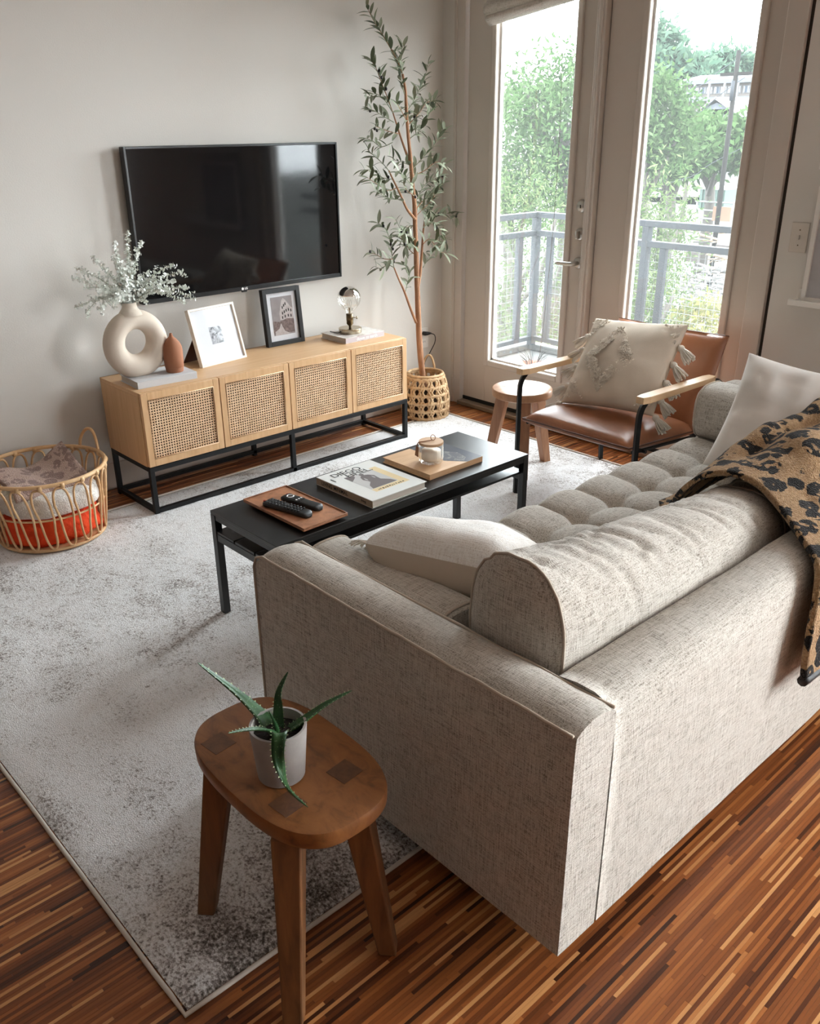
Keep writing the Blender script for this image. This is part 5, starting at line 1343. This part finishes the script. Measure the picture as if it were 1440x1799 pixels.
aloe_leaf([AB+Vector((-0.004, 0.006, 0)), T_(463, 1262, -2.60), T_(415, 1216, -2.56), T_(347, 1164, -2.52)], 0.0175, 0.011)
aloe_leaf([AB+Vector((0.004, 0.006, 0)), T_(489, 1250, -2.625), T_(490, 1215, -2.62), T_(506, 1180, -2.615)], 0.0105, 0.009)
aloe_leaf([AB+Vector((0.006, -0.002, 0)), T_(532, 1265, -2.66), T_(575, 1235, -2.67), T_(618, 1213, -2.68)], 0.0095, 0.008)
aloe_leaf([AB+Vector((-0.006, -0.004, 0)), T_(470, 1281, -2.66), T_(436, 1281, -2.67), T_(401, 1288, -2.675)], 0.007, 0.006)
aloe_leaf([AB+Vector((0.0, -0.006, 0)), T_(491, 1288, -2.70), T_(489, 1335, -2.72), T_(505, 1382, -2.735), T_(541, 1418, -2.745)], 0.0145, 0.009)
aloe_leaf([AB+Vector((-0.002, 0.0, 0)), T_(483, 1270, -2.645), T_(472, 1248, -2.645)], 0.005, 0.004)

# ------------------------------------------------------------------ rattan basket with blankets
QX, QY, RR, RB, QZ = -2.572, -0.318, 0.243, 0.205, 0.305
rb = thing('rattan_basket', 'open rattan basket with looped sides full of folded blankets', 'basket', (QX, QY, 0.011))
def circ(r_, z, n_=60): return [(QX+r_*math.cos(2*PI*k/n_), QY+r_*math.sin(2*PI*k/n_), z) for k in range(n_)]
MB().tube(circ(RR, QZ), 0.0085, 8, closed=True).build('rim', 'rattan', rb, smooth=True)
MB().tube(circ((RR+RB)/2-0.004, 0.155), 0.0042, 6, closed=True).build('middle_ring', 'rattan', rb, smooth=True)
MB().tube(circ(RB, 0.022), 0.0075, 8, closed=True).build('bottom_ring', 'rattan', rb, smooth=True)
MB().lathe([(0.001, 0.0115), (RB-0.004, 0.0115), (RB-0.004, 0.019), (0.001, 0.019)], 48, (QX, QY, 0)).build('base', 'rattan', rb)
NL = 19
for k in range(NL):
    a0 = 2*PI*k/NL; hw = 2*PI/NL*0.44; pts = []
    for q in range(29):
        t_ = 2*PI*q/28
        # tall closed loop: round top near the rim, round foot near the bottom ring, slightly slanted
        s_ = math.copysign(abs(math.cos(t_))**0.55, math.cos(t_)); z = 0.161+0.131*s_
        da = hw*math.copysign(abs(math.sin(t_))**0.8, math.sin(t_))*(0.92 if s_ > 0 else 0.66); r_ = RB+(RR-RB)*(z/QZ)+0.002
        pts.append((QX+r_*math.cos(a0+da+0.13*(0.5-z/QZ)), QY+r_*math.sin(a0+da+0.13*(0.5-z/QZ)), z))
    MB().tube(pts[:-1], 0.0048, 6, closed=True).build('loop', 'rattan', rb, smooth=True)
    z = QZ-0.006; w_ = MB().tube([(QX+(RR+0.0)*math.cos(a0+da_), QY+RR*math.sin(a0+da_), z) for da_ in (-0.03, 0, 0.03)], 0.0125, 8)
    w_.build('wrapping', 'rattan', rb, smooth=True)
for a0 in (0.30, 0.30+PI):
    pts = []
    for q in range(19):
        f = q/18; a_ = a0+(f-0.5)*0.46; r_ = RR+0.004+0.01*math.sin(PI*f)
        pts.append((QX+r_*math.cos(a_), QY+r_*math.sin(a_), QZ+0.085*math.sin(PI*f)**0.55))
    MB().tube(pts, 0.0065, 8).build('handle', 'rattan', rb, smooth=True)
def blanket(name, label, c, half, e1, e2, m_, amp, sc, seed, rz=0):
    G = superball((0, 0, 0), half, e1, e2, 64, 32, amp, sc, seed)
    b = MB().grid(G, False, True)
    b.f.append(tuple(reversed(range(64)))); b.f.append(tuple(range(32*64, 33*64)))
    b.xf(Matrix.Translation(c) @ Matrix.Rotation(rz, 4, 'Z'))
    return tag(b.build(name, m_, smooth=True, origin=c), label, 'blanket')
blanket('folded_blanket', 'bright orange folded blanket at the bottom of the rattan basket', (QX, QY, 0.078), (0.178, 0.176, 0.058), 0.45, 0.85, 'orange_fleece', 0.22, 11, 1.0)
blanket('folded_blanket', 'fluffy white folded blanket in the middle of the rattan basket', (QX, QY, 0.188), (0.186, 0.180, 0.052), 0.40, 0.80, 'white_fleece', 0.10, 9, 3.0, 0.3)
pkb = MB(); G = []
for i in range(41):
    u = i/40; row = []
    for j in range(31):
        v = j/30
        x = QX-0.165+0.30*u; y_ = QY-0.135+0.24*v
        z = 0.250+0.030*v+0.055*max(0, u-0.45)*v*2.0+0.014*math.sin(u*6+1)+0.006*fbm((x, y_, 0), 9)
        if v < 0.12: z -= 0.03*(1-v/0.12)**2
        row.append((x-0.02*v*0, y_, z))
    G.append(row)
tag(pkb.grid(G).build('leopard_throw', 'pink_leopard', smooth=True, solid=0.016, origin=(QX, QY, 0.25)), 'blush pink leopard print throw on top in the rattan basket', 'blanket')

# ------------------------------------------------------------------ door wall: switch, picture ledges, frame, roman shade
sw = thing('light_switch', 'almond light switch plate on the wall right of the glazed doors', 'light switch', (0, -2.09, 1.116))
MB().box(-0.006, -0.0005, -2.127, -2.054, 1.057, 1.175).build('plate', 'cream_plastic', sw, bevel=0.002)
MB().box(-0.014, -0.005, -2.094, -2.087, 1.108, 1.126).build('toggle', 'cream_plastic', sw, bevel=0.001)
for z in (1.086, 1.146): MB().lathe([(0.0001, 0), (0.003, 0), (0.0026, 0.001), (0.0001, 0.001)], 10).xf(Matrix.Translation((-0.006, -2.0905, z)) @ Matrix.Rotation(-PI/2, 4, 'Y')).build('screw', 'brass_dark', sw)
def ledge(label, y0, y1, z):
    l_ = thing('picture_ledge', label, 'shelf', (0, (y0+y1)/2, z), group='picture ledges on the door wall')
    MB().box(-0.085, -0.0005, y1, y0, z, z+0.012).build('shelf', 'white_plastic', l_, bevel=0.001)
    MB().box(-0.097, -0.085, y1, y0, z-0.002, z+0.020).build('front_lip', 'white_plastic', l_, bevel=0.001)
    MB().box(-0.012, -0.0005, y1, y0, z+0.012, z+0.055).build('back_rail', 'white_plastic', l_, bevel=0.001)
ledge('lower white picture ledge below the light switch', -2.128, -3.05, 0.862)
ledge('upper white picture ledge at the edge of the picture', -2.165, -3.05, 1.385)
fr = thing('framed_print', 'white picture frame standing on the lower ledge', 'picture frame', (-0.045, -2.42, 0.8745))
b = MB(); ya, yb = -2.162, -2.662; z0, z1 = 0.8745, 1.32
for (p, q, s_, u) in ((ya, ya-0.018, z0, z1), (yb+0.018, yb, z0, z1), (ya-0.018, yb+0.018, z0, z0+0.018), (ya-0.018, yb+0.018, z1-0.018, z1)): b.box(-0.060, -0.038, p, q, s_, u)
b.build('moulding', 'white_plastic', fr, bevel=0.001)
MB().box(-0.050, -0.044, ya-0.018, yb+0.018, z0+0.018, z1-0.018).build('print', 'pale_sketch', fr)
# roman shade on the first door, raised, hanging crooked
rs = thing('roman_shade', 'raised linen roman shade hanging crooked at the top of a glazed door', 'blind', (-0.03, -0.63, 2.3))
def fold(nm, zl0, zl1, zr0, zr1, x0, x1, y0=-0.338, y1=-0.915):
    G = []
    for i in range(21):
        f = i/20; y_ = y0+(y1-y0)*f; za = zl0+(zr0-zl0)*f; zb = zl1+(zr1-zl1)*f
        G.append([(x0+(x1-x0)*math.sin(PI*k/8)+0.002*fbm((y_, k, 0), 9), y_, za+(zb-za)*k/8) for k in range(9)])
    MB().grid(G).build(nm, 'shade_cloth', rs, smooth=True, solid=0.003)
fold('cloth', 2.34, 2.045, 2.34, 2.12, -0.020, -0.032)
fold('fold', 2.12, 2.030, 2.18, 2.092, -0.022, -0.062, -0.345)
fold('fold', 2.062, 2.004, 2.130, 2.074, -0.022, -0.058, -0.358)
MB().box(-0.05, -0.002, -0.92, -0.33, 2.335, 2.365).build('headrail', 'trim', rs)
MB().tube(catmull([(-0.028, -0.822, 2.33), (-0.026, -0.826, 1.9), (-0.022, -0.835, 1.55), (-0.022, -0.83, 1.1), (-0.02, -0.80, 0.6), (-0.02, -0.775, 0.33)], 5), 0.0012, 5).build('pull_cord', 'cord', rs)

# ------------------------------------------------------------------ balcony
bal = thing('balcony', 'concrete balcony slab outside the glazed doors', 'balcony', (0.8, -0.9, -0.2))
MB().box(0.142, 1.50, -3.4, 0.56, -0.20, -0.02).build('slab', 'deck', bal)
MB().box(1.42, 1.50, -3.4, 0.56, -0.02, 0.03).build('kerb', 'deck', bal, bevel=0.01); MB().box(0.142, 1.42, 0.48, 0.56, -0.02, 0.03).build('kerb', 'deck', bal, bevel=0.01)
ra = thing('balcony_railing', 'grey steel balcony railing with flat posts and wire mesh', 'railing', (1.4, -0.9, 0.03))
RXo, RYo = 1.40, 0.45
rw = 0.019
ztop, zmid = 0.965, 0.840
for z in (ztop, zmid):
    MB().box(RXo-0.025, RXo+0.025, -3.38, RYo+0.025, z-rw, z+rw).build('rail', 'rail_grey', ra, bevel=0.003)
    MB().box(0.145, RXo-0.025, RYo-0.025, RYo+0.025, z-rw, z+rw).build('rail', 'rail_grey', ra, bevel=0.003)
MB().box(RXo-0.02, RXo+0.02, -3.38, RYo+0.02, 0.07, 0.10).build('rail', 'rail_grey', ra)
MB().box(0.145, RXo-0.02, RYo-0.02, RYo+0.02, 0.07, 0.10).build('rail', 'rail_grey', ra)
for y_ in (RYo, -0.47, -1.75, -3.0): MB().box(RXo-0.028, RXo+0.028, y_-0.022, y_+0.022, 0.03, ztop-rw).build('post', 'rail_grey', ra, bevel=0.003)
for y_ in (-0.335, -0.605, 0.315, -1.615, -1.885, -2.87): MB().box(RXo-0.02, RXo+0.02, y_-0.022, y_+0.022, 0.10, zmid-rw).build('post', 'rail_grey', ra, bevel=0.003)
for x in (1.22, 0.30): MB().box(x-0.022, x+0.022, RYo-0.02, RYo+0.02, 0.10, zmid-rw).build('post', 'rail_grey', ra, bevel=0.003)
b = MB()
y_ = -3.0
while y_ < 0.4:
    b.tube([(RXo, y_, 0.1), (RXo, y_, zmid-rw)], 0.0016, 4, cap=False); y_ += 0.05
for k in range(15): b.tube([(RXo, -3.0, 0.13+k*0.05), (RXo, 0.42, 0.13+k*0.05)], 0.0016, 4, cap=False)
x = 0.2
while x < 1.38: b.tube([(x, RYo, 0.1), (x, RYo, zmid-rw)], 0.0016, 4, cap=False); x += 0.05
for k in range(15): b.tube([(0.16, RYo, 0.13+k*0.05), (1.38, RYo, 0.13+k*0.05)], 0.0016, 4, cap=False)
b.build('wire_mesh', 'wire', ra, kind='stuff')
pc = at(937, 648, Z=-0.02)
op = thing('clay_pot', 'orange clay pot standing on the balcony floor', 'pot', (0.60, -0.235, -0.02))
MB().lathe([(0.001, 0), (0.055, 0), (0.075, 0.13), (0.098, 0.132), (0.100, 0.165), (0.090, 0.166), (0.07, 0.13), (0.001, 0.12)], 28).build('body', 'orange_pot', op, smooth=True, world=False)
b = MB(); random.seed(21)
for k in range(40):
    a_ = random.uniform(0, 6.28); l_ = random.uniform(0.05, 0.14)
    b.tube([(0.02*math.cos(a_), 0.02*math.sin(a_), 0.12), (0.05*math.cos(a_), 0.05*math.sin(a_), 0.12+l_*0.7), ((0.05+l_*0.4)*math.cos(a_), (0.05+l_*0.4)*math.sin(a_), 0.12+l_)], 0.0015, 3)
b.build('dry_stems', 'pole_wood', op, world=False)

# ------------------------------------------------------------------ outdoors
GZ = -5.0
g = MB().add([(1.6, -120, GZ), (260, -120, GZ), (260, 260, GZ), (1.6, 260, GZ)], [(0, 1, 2, 3)]); struct('ground', g, 'ground_out')
h = MB(); G = []
for i in range(13):
    row = []
    for j in range(13):
        x = 70+i*14; y_ = 0+j*18
        row.append((x, y_, GZ+13*max(0, min(1, (math.hypot(x, y_)-95)/60))**1.2))
    G.append(row)
h.grid(G, flip=True); struct('hillside', h, 'ground_out')

def leaf_cloud(mname, c, rad, n, L, W, seed, clump=26, shell=0.35, droop=0.0):
    rs_ = np.random.RandomState(seed)
    cc = rs_.normal(size=(clump, 3)); cc /= np.linalg.norm(cc, axis=1)[:, None]; cc *= rs_.uniform(0.45, 0.9, (clump, 1))
    idx = rs_.randint(0, clump, n)
    p = cc[idx]+rs_.normal(size=(n, 3))*0.20
    p = p*np.array(rad)+np.array(c)
    d = rs_.normal(size=(n, 3)); d[:, 2] -= droop; d /= np.linalg.norm(d, axis=1)[:, None]
    e = rs_.normal(size=(n, 3)); s_ = np.cross(d, e); s_ /= np.linalg.norm(s_, axis=1)[:, None]
    l_ = L*rs_.uniform(0.7, 1.3, (n, 1)); w_ = W*rs_.uniform(0.7, 1.3, (n, 1))
    V = np.stack([p, p+d*l_*0.5+s_*w_*0.5, p+d*l_, p+d*l_*0.5-s_*w_*0.5], 1).reshape(-1, 3)
    me = bpy.data.meshes.new('foliage'); me.vertices.add(4*n); me.vertices.foreach_set('co', V.ravel())
    me.loops.add(4*n); me.loops.foreach_set('vertex_index', np.arange(4*n)); me.polygons.add(n)
    me.polygons.foreach_set('loop_start', np.arange(0, 4*n, 4)); me.polygons.foreach_set('loop_total', np.full(n, 4)); me.update(calc_edges=True)
    me.materials.append(M[mname]); return me
def tree(name, label, c, rad, n, L, W, mname, seed, group, base=GZ, tr_r=0.12, clump=26, droop=0.0):
    c = Vector(c); r = thing(name, label, 'tree', (c.x, c.y, base), group=group)
    me = leaf_cloud(mname, (0, 0, c.z-base), rad, n, L, W, seed, clump, droop=droop)
    o = bpy.data.objects.new('foliage', me); COL.objects.link(o); o.parent = r; o['kind'] = 'stuff'
    b = MB().tube([(0, 0, 0), (0.1*rad[0], 0, (c.z-base)*0.5), (0, 0.05*rad[1], c.z-base)], [tr_r, tr_r*0.8, tr_r*0.5], 8)
    rr = random.Random(seed)
    for k in range(7):
        a_ = rr.uniform(0, 6.28); b.tube([(0, 0, (c.z-base)*rr.uniform(0.6, 0.95)), (rad[0]*0.6*math.cos(a_), rad[1]*0.6*math.sin(a_), c.z-base+rad[2]*rr.uniform(-.3, .6))], [tr_r*0.4, tr_r*0.15], 6)
    b.build('trunk', 'trunk_out', r, smooth=True, world=False)
    return r
gn = 'trees close to the balcony'
# slender leafy trees just beyond the railing
tree('willow_tree', 'feathery green tree filling the left door beyond the balcony rail', at(905, 455, X=4.8), (1.0, 1.2, 1.15), 6000, 0.075, 0.018, 'leaf_near', 1, gn, droop=0.2, clump=60)
tree('willow_tree', 'feathery green tree low behind the balcony corner post', at(950, 680, X=3.7), (0.9, 1.1, 0.9), 5600, 0.065, 0.017, 'leaf_near', 2, gn, droop=0.2, clump=50)
tree('willow_tree', 'leafy sapling with light twigs behind the railing in the right door', at(1118, 440, X=5.2), (0.7, 0.75, 1.0), 4600, 0.075, 0.018, 'leaf_near', 3, gn, droop=0.1, clump=50)
tree('willow_tree', 'low leafy growth behind the railing bars in the right door', at(1120, 570, X=4.0), (0.6, 0.62, 0.7), 3600, 0.065, 0.017, 'leaf_near', 4, gn, droop=0.1, clump=40)
tree('yellow_shrub', 'yellowish shrub low behind the wire mesh in the right door', at(1235, 600, X=4.6), (0.7, 0.55, 0.40), 1500, 0.09, 0.03, 'leaf_yellow', 5, gn, clump=24)
# few loose twigs against the sky in the left door
tw = thing('bare_twigs', 'few loose leafy twigs against the white sky in the left door', 'tree', at(880, 250, X=4.2), group=gn)
rr = random.Random(9); b = MB()
for (px, py, qx, qy) in ((872, 300, 876, 60), (880, 260, 900, 92), (890, 230, 938, 98), (875, 200, 885, 130), (900, 250, 925, 120)):
    P = at(px, py, X=4.2); Q = at(qx, qy, X=4.2+rr.uniform(-.2, .3)); b.tube([P, P.lerp(Q, 0.5)+Vector((0, 0.02, 0)), Q], [0.004, 0.003, 0.0015], 4)
    for k in range(16):
        p = P.lerp(Q, rr.uniform(0.25, 1)); d = Vector((rr.uniform(-1, 1), rr.uniform(-1, 1), rr.uniform(-.2, 1))).normalized(); s_ = d.orthogonal().normalized()*0.014
        b.add([p, p+d*0.05+s_, p+d*0.10, p+d*0.05-s_], [(0, 1, 2, 3)])
b.build('twigs', 'leaf_mid', tw)
gm = 'trees across the street'
tree('shade_tree', 'large rounded green tree across the street in the left door', at(995, 215, X=17), (2.6, 2.0, 1.75), 6500, 0.20, 0.075, 'leaf_mid', 11, gm, tr_r=0.25, clump=60)
tree('shade_tree', 'broad pale green tree behind the left door pane', at(895, 320, X=16), (2.0, 2.2, 1.25), 3000, 0.20, 0.075, 'leaf_mid', 12, gm, tr_r=0.25, clump=60)
tree('shade_tree', 'green tree beside the mullion in the right door', at(1140, 215, X=19), (1.8, 1.35, 1.35), 6000, 0.20, 0.075, 'leaf_mid', 13, gm, tr_r=0.25, clump=50)
tree('shade_tree', 'dense green tree below the gabled house', at(1255, 255, X=33), (2.5, 2.2, 1.15), 3600, 0.42, 0.16, 'leaf_mid', 14, gm, tr_r=0.3, clump=40)
tree('shade_tree', 'shaded green tree between the pole and the container', at(1185, 265, X=30), (2.0, 1.8, 1.3), 3200, 0.42, 0.16, 'leaf_mid', 15, gm, tr_r=0.3, clump=40)
gf = 'trees on the hill'
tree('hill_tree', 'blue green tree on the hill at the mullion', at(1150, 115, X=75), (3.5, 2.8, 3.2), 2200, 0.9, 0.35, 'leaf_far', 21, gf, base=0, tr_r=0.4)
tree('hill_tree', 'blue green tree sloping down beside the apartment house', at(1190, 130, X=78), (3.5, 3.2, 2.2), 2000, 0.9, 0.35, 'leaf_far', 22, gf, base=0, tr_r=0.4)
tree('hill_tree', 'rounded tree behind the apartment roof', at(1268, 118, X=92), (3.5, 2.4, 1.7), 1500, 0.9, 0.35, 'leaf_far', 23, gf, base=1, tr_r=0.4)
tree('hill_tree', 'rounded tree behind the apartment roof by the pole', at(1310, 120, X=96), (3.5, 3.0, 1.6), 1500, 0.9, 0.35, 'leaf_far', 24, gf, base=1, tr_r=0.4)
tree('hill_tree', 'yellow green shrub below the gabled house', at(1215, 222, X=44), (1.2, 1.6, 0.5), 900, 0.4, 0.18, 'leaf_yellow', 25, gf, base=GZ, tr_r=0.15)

def facing(px, py, X):
    """frame at a far point: origin, sideways axis along the street, metres per pixel"""
    p = at(px, py, X=X); mpp = (p-CC).dot(CF)/FPX
    return p, mpp
# apartment house on the hill (long side parallel to the door wall)
p, k = facing(1262, 172, 70)
ap = thing('apartment_house', 'pale two storey apartment house with grey roof on the hill', 'building', (p.x, p.y, p.z-4))
hw, hh = 62*k*1.15, 30*k
MB().box(p.x, p.x+8, p.y-hw*1.35, p.y+hw, p.z-4, p.z+hh*0.75).build('wall', 'house_wall', ap)
b = MB().box(p.x-0.7, p.x+8.5, p.y-hw*1.4, p.y+hw*1.06, p.z+hh*0.75, p.z+hh*0.98); b.hull8([(p.x-0.7, p.y-hw*1.4, p.z+hh*0.98), (p.x+8.5, p.y-hw*1.4, p.z+hh*0.98), (p.x+8.5, p.y+hw*1.06, p.z+hh*0.98), (p.x-0.7, p.y+hw*1.06, p.z+hh*0.98)], [(p.x+2, p.y-hw*1.2, p.z+hh*1.3), (p.x+6, p.y-hw*1.2, p.z+hh*1.3), (p.x+6, p.y+hw*0.9, p.z+hh*1.3), (p.x+2, p.y+hw*0.9, p.z+hh*1.3)])
b.build('roof', 'house_roof', ap)
MB().box(p.x-0.9, p.x, p.y-hw*1.35, p.y+hw*0.92, p.z-0.22, p.z+0.05).build('walkway', 'house_roof', ap)
for q in (0.72, 0.35, -0.03, -0.40, -0.8):
    wdw = MB().box(p.x-0.06, p.x-0.01, p.y+hw*q-0.62, p.y+hw*q+0.62, p.z+0.30, p.z+hh*0.62).build('window', 'house_white', ap)
    for dy in (-0.3, 0.3): MB().box(p.x-0.09, p.x-0.06, p.y+hw*q+dy-0.24, p.y+hw*q+dy+0.24, p.z+0.36, p.z+hh*0.58).build('pane', 'house_glass', wdw)
for q in (0.9, 0.55, 0.15, -0.25, -0.6): MB().box(p.x-0.85, p.x-0.7, p.y+hw*q-0.08, p.y+hw*q+0.08, p.z-4, p.z+hh*0.75).build('post', 'house_white', ap)
# gabled house
p, k = facing(1262, 195, 52)
gh = thing('gabled_house', 'low white house with grey gable roof below the apartments', 'building', (p.x, p.y, p.z-4))
hw = 36*k*1.1
MB().box(p.x, p.x+7, p.y-hw, p.y+hw, p.z-4, p.z-0.2).build('wall', 'house_white', gh)
b = MB(); zr = p.z+27*k*0.75
b.add([(p.x-0.6, p.y+hw*1.25, p.z-0.35), (p.x-0.6, p.y, zr), (p.x-0.6, p.y-hw*1.25, p.z-0.35), (p.x+7.5, p.y+hw*1.25, p.z-0.35), (p.x+7.5, p.y, zr), (p.x+7.5, p.y-hw*1.25, p.z-0.35)], [(0, 1, 4, 3), (1, 2, 5, 4), (0, 3, 5, 2)])
b.build('roof', 'house_white', gh, solid=0.15)
MB().add([(p.x-0.3, p.y+hw*0.75, p.z+0.1), (p.x-0.3, p.y, zr-0.25), (p.x-0.3, p.y-hw*0.75, p.z+0.1)], [(0, 2, 1)]).build('gable', 'house_roof', gh, solid=0.1)
MB().box(p.x-0.08, p.x, p.y-hw*0.1, p.y+hw*0.5, p.z-1.6, p.z-0.5).build('window', 'house_glass', gh)
# utility poles
def pole(label, top, bot, X, r_):
    a = at(*top, X=X); c = at(*bot, X=X); c = Vector((a.x, a.y, GZ)); a = Vector(a)
    u = thing('utility_pole', label, 'pole', c, group='utility poles')
    MB().tube([c, a], [r_*1.25, r_], 10).build('shaft', 'pole_wood', u, smooth=True)
    MB().box(a.x-0.05, a.x+0.05, a.y-0.55, a.y+0.55, a.z-0.75, a.z-0.65).build('crossarm', 'pole_wood', u)
    MB().tube([(a.x-r_*1.6, a.y, a.z-1.5), (a.x-r_*1.6, a.y, a.z-0.9)], r_*0.8, 10).build('transformer', 'rail_grey', u, smooth=True)
    return a
p1_ = pole('tall utility pole in front of the apartment house', (1298, 88), (1270, 350), 26, 0.075)
p2_ = pole('short dark utility pole among the trees', (1181, 188), (1172, 280), 24, 0.085)
for k_, (z1, z2, lb) in enumerate(((-0.25, 0.3, 'upper power wire crossing between the poles'), (-1.0, -0.6, 'second power wire sagging between the poles'), (-3.2, -2.4, 'low cable hung between the poles'))):
    A_ = p1_+Vector((0, 0, z1)); B_ = p2_+Vector((0, 0, z2)); Aext = A_+(A_-B_)*2.5; Bext = B_+(B_-A_)*1.2
    pts = [Aext, A_, (A_+B_)/2-Vector((0, 0, 0.15)), B_, Bext]
    tag(MB().tube(catmull(pts, 6), 0.011, 4).build('power_wire', 'rail_grey', origin=A_), lb, 'wire', 'wires outside')
# street scene low in the right door
p, k = facing(1250, 347, 36)
dm = thing('dumpster', 'green metal container beyond the balcony', 'container', (p.x, p.y, p.z-20*k))
MB().box(p.x, p.x+2.2, p.y-24*k, p.y+24*k, p.z-19*k, p.z+13*k).build('body', 'dumpster', dm)
MB().box(p.x-0.05, p.x+2.25, p.y-25*k, p.y+25*k, p.z+13*k, p.z+15*k).build('rim', 'white_rail', dm)
for q in (-0.8, -0.4, 0, 0.4, 0.8): MB().box(p.x-0.06, p.x, p.y+24*k*q-0.04, p.y+24*k*q+0.04, p.z-19*k, p.z+13*k).build('rib', 'dumpster', dm)
p, k = facing(1250, 372, 33)
fn = thing('site_barrier', 'white pipe barrier in front of the green container', 'fence', (p.x, p.y, p.z-30*k))
for z in (16, 2, -12): MB().tube([(p.x, p.y-50*k, p.z+z*k), (p.x, p.y+34*k, p.z+z*k)], 0.04, 6).build('rail', 'white_rail', fn)
for q in (-40, -10, 30): MB().tube([(p.x, p.y+q*k, p.z-34*k), (p.x, p.y+q*k, p.z+18*k)], 0.045, 6).build('post', 'white_rail', fn)
p, k = facing(1262, 378, 31)
tag(MB().box(p.x, p.x+0.1, p.y-22*k, p.y+12*k, p.z-10*k, p.z+14*k).build('orange_board', 'orange_fence', origin=p), 'orange brown board leaning behind the barrier', 'board')
rr = random.Random(33)
gt = 'timber piled on the building site'
lbs = ['raw timber pile %s' % s_ for s_ in ('just under the top rail by the right jamb', 'left of the orange board under the barrier', 'below the railing beside the dark boards', 'near the foot of the white barrier', 'under the lower rail by the right jamb', 'lowest on the building site')]
for i, (px, py) in enumerate(((1262, 408), (1215, 400), (1235, 425), (1190, 412), (1255, 452), (1250, 478))):
    p, k = facing(px, py, 28-i*1.3)
    t_ = thing('timber_pile', lbs[i], 'timber', (p.x, p.y, p.z-4*k), group=gt)
    for q in range(7):
        y_ = p.y+rr.uniform(-14, 14)*k; z = p.z+rr.uniform(-4, 4)*k; a_ = rr.uniform(-0.2, 0.2); l_ = rr.uniform(10, 22)*k
        MB().hull8([(p.x+a_, y_-l_, z), (p.x+0.2+a_, y_-l_, z), (p.x+0.2-a_, y_+l_, z+a_), (p.x-a_, y_+l_, z+a_)], [(p.x+a_, y_-l_, z+1.6*k), (p.x+0.2+a_, y_-l_, z+1.6*k), (p.x+0.2-a_, y_+l_, z+a_+1.6*k), (p.x-a_, y_+l_, z+a_+1.6*k)]).build('board', 'timber' if rr.random() < 0.7 else 'rubble', t_)
for i, (px, py, lb) in enumerate(((1215, 452, 'dark board panel behind the middle of the wire mesh'), (1268, 440, 'dark board panel at the right jamb behind the lower rail'))):
    p, k = facing(px, py, 25)
    tag(MB().box(p.x, p.x+0.1, p.y-13*k, p.y+13*k, p.z-8*k, p.z+9*k).build('site_board', 'dark_ply', origin=p), lb, 'board', 'dark boards on the building site')
ru = MB()
for k_ in range(260):
    px, py = rr.uniform(1195, 1275), rr.uniform(470, 570); p, k = facing(px, py, rr.uniform(15, 22)); w_ = rr.uniform(2, 8)*k; z_ = rr.uniform(0.6, 2.2)*k
    ru.hull8([(p.x-w_, p.y-w_, p.z-z_), (p.x+w_, p.y-w_*0.6, p.z-z_), (p.x+w_, p.y+w_, p.z-z_), (p.x-w_*0.7, p.y+w_, p.z-z_)], [(p.x-w_, p.y-w_*0.8, p.z+z_), (p.x+w_*0.8, p.y-w_*0.6, p.z+z_), (p.x+w_, p.y+w_*0.8, p.z+z_), (p.x-w_*0.7, p.y+w_, p.z+z_)])
tag(ru.build('rubble_heap', 'rubble', origin=at(1235, 520, X=18)), 'pale heap of broken concrete on the building site', 'rubble', kind='stuff')
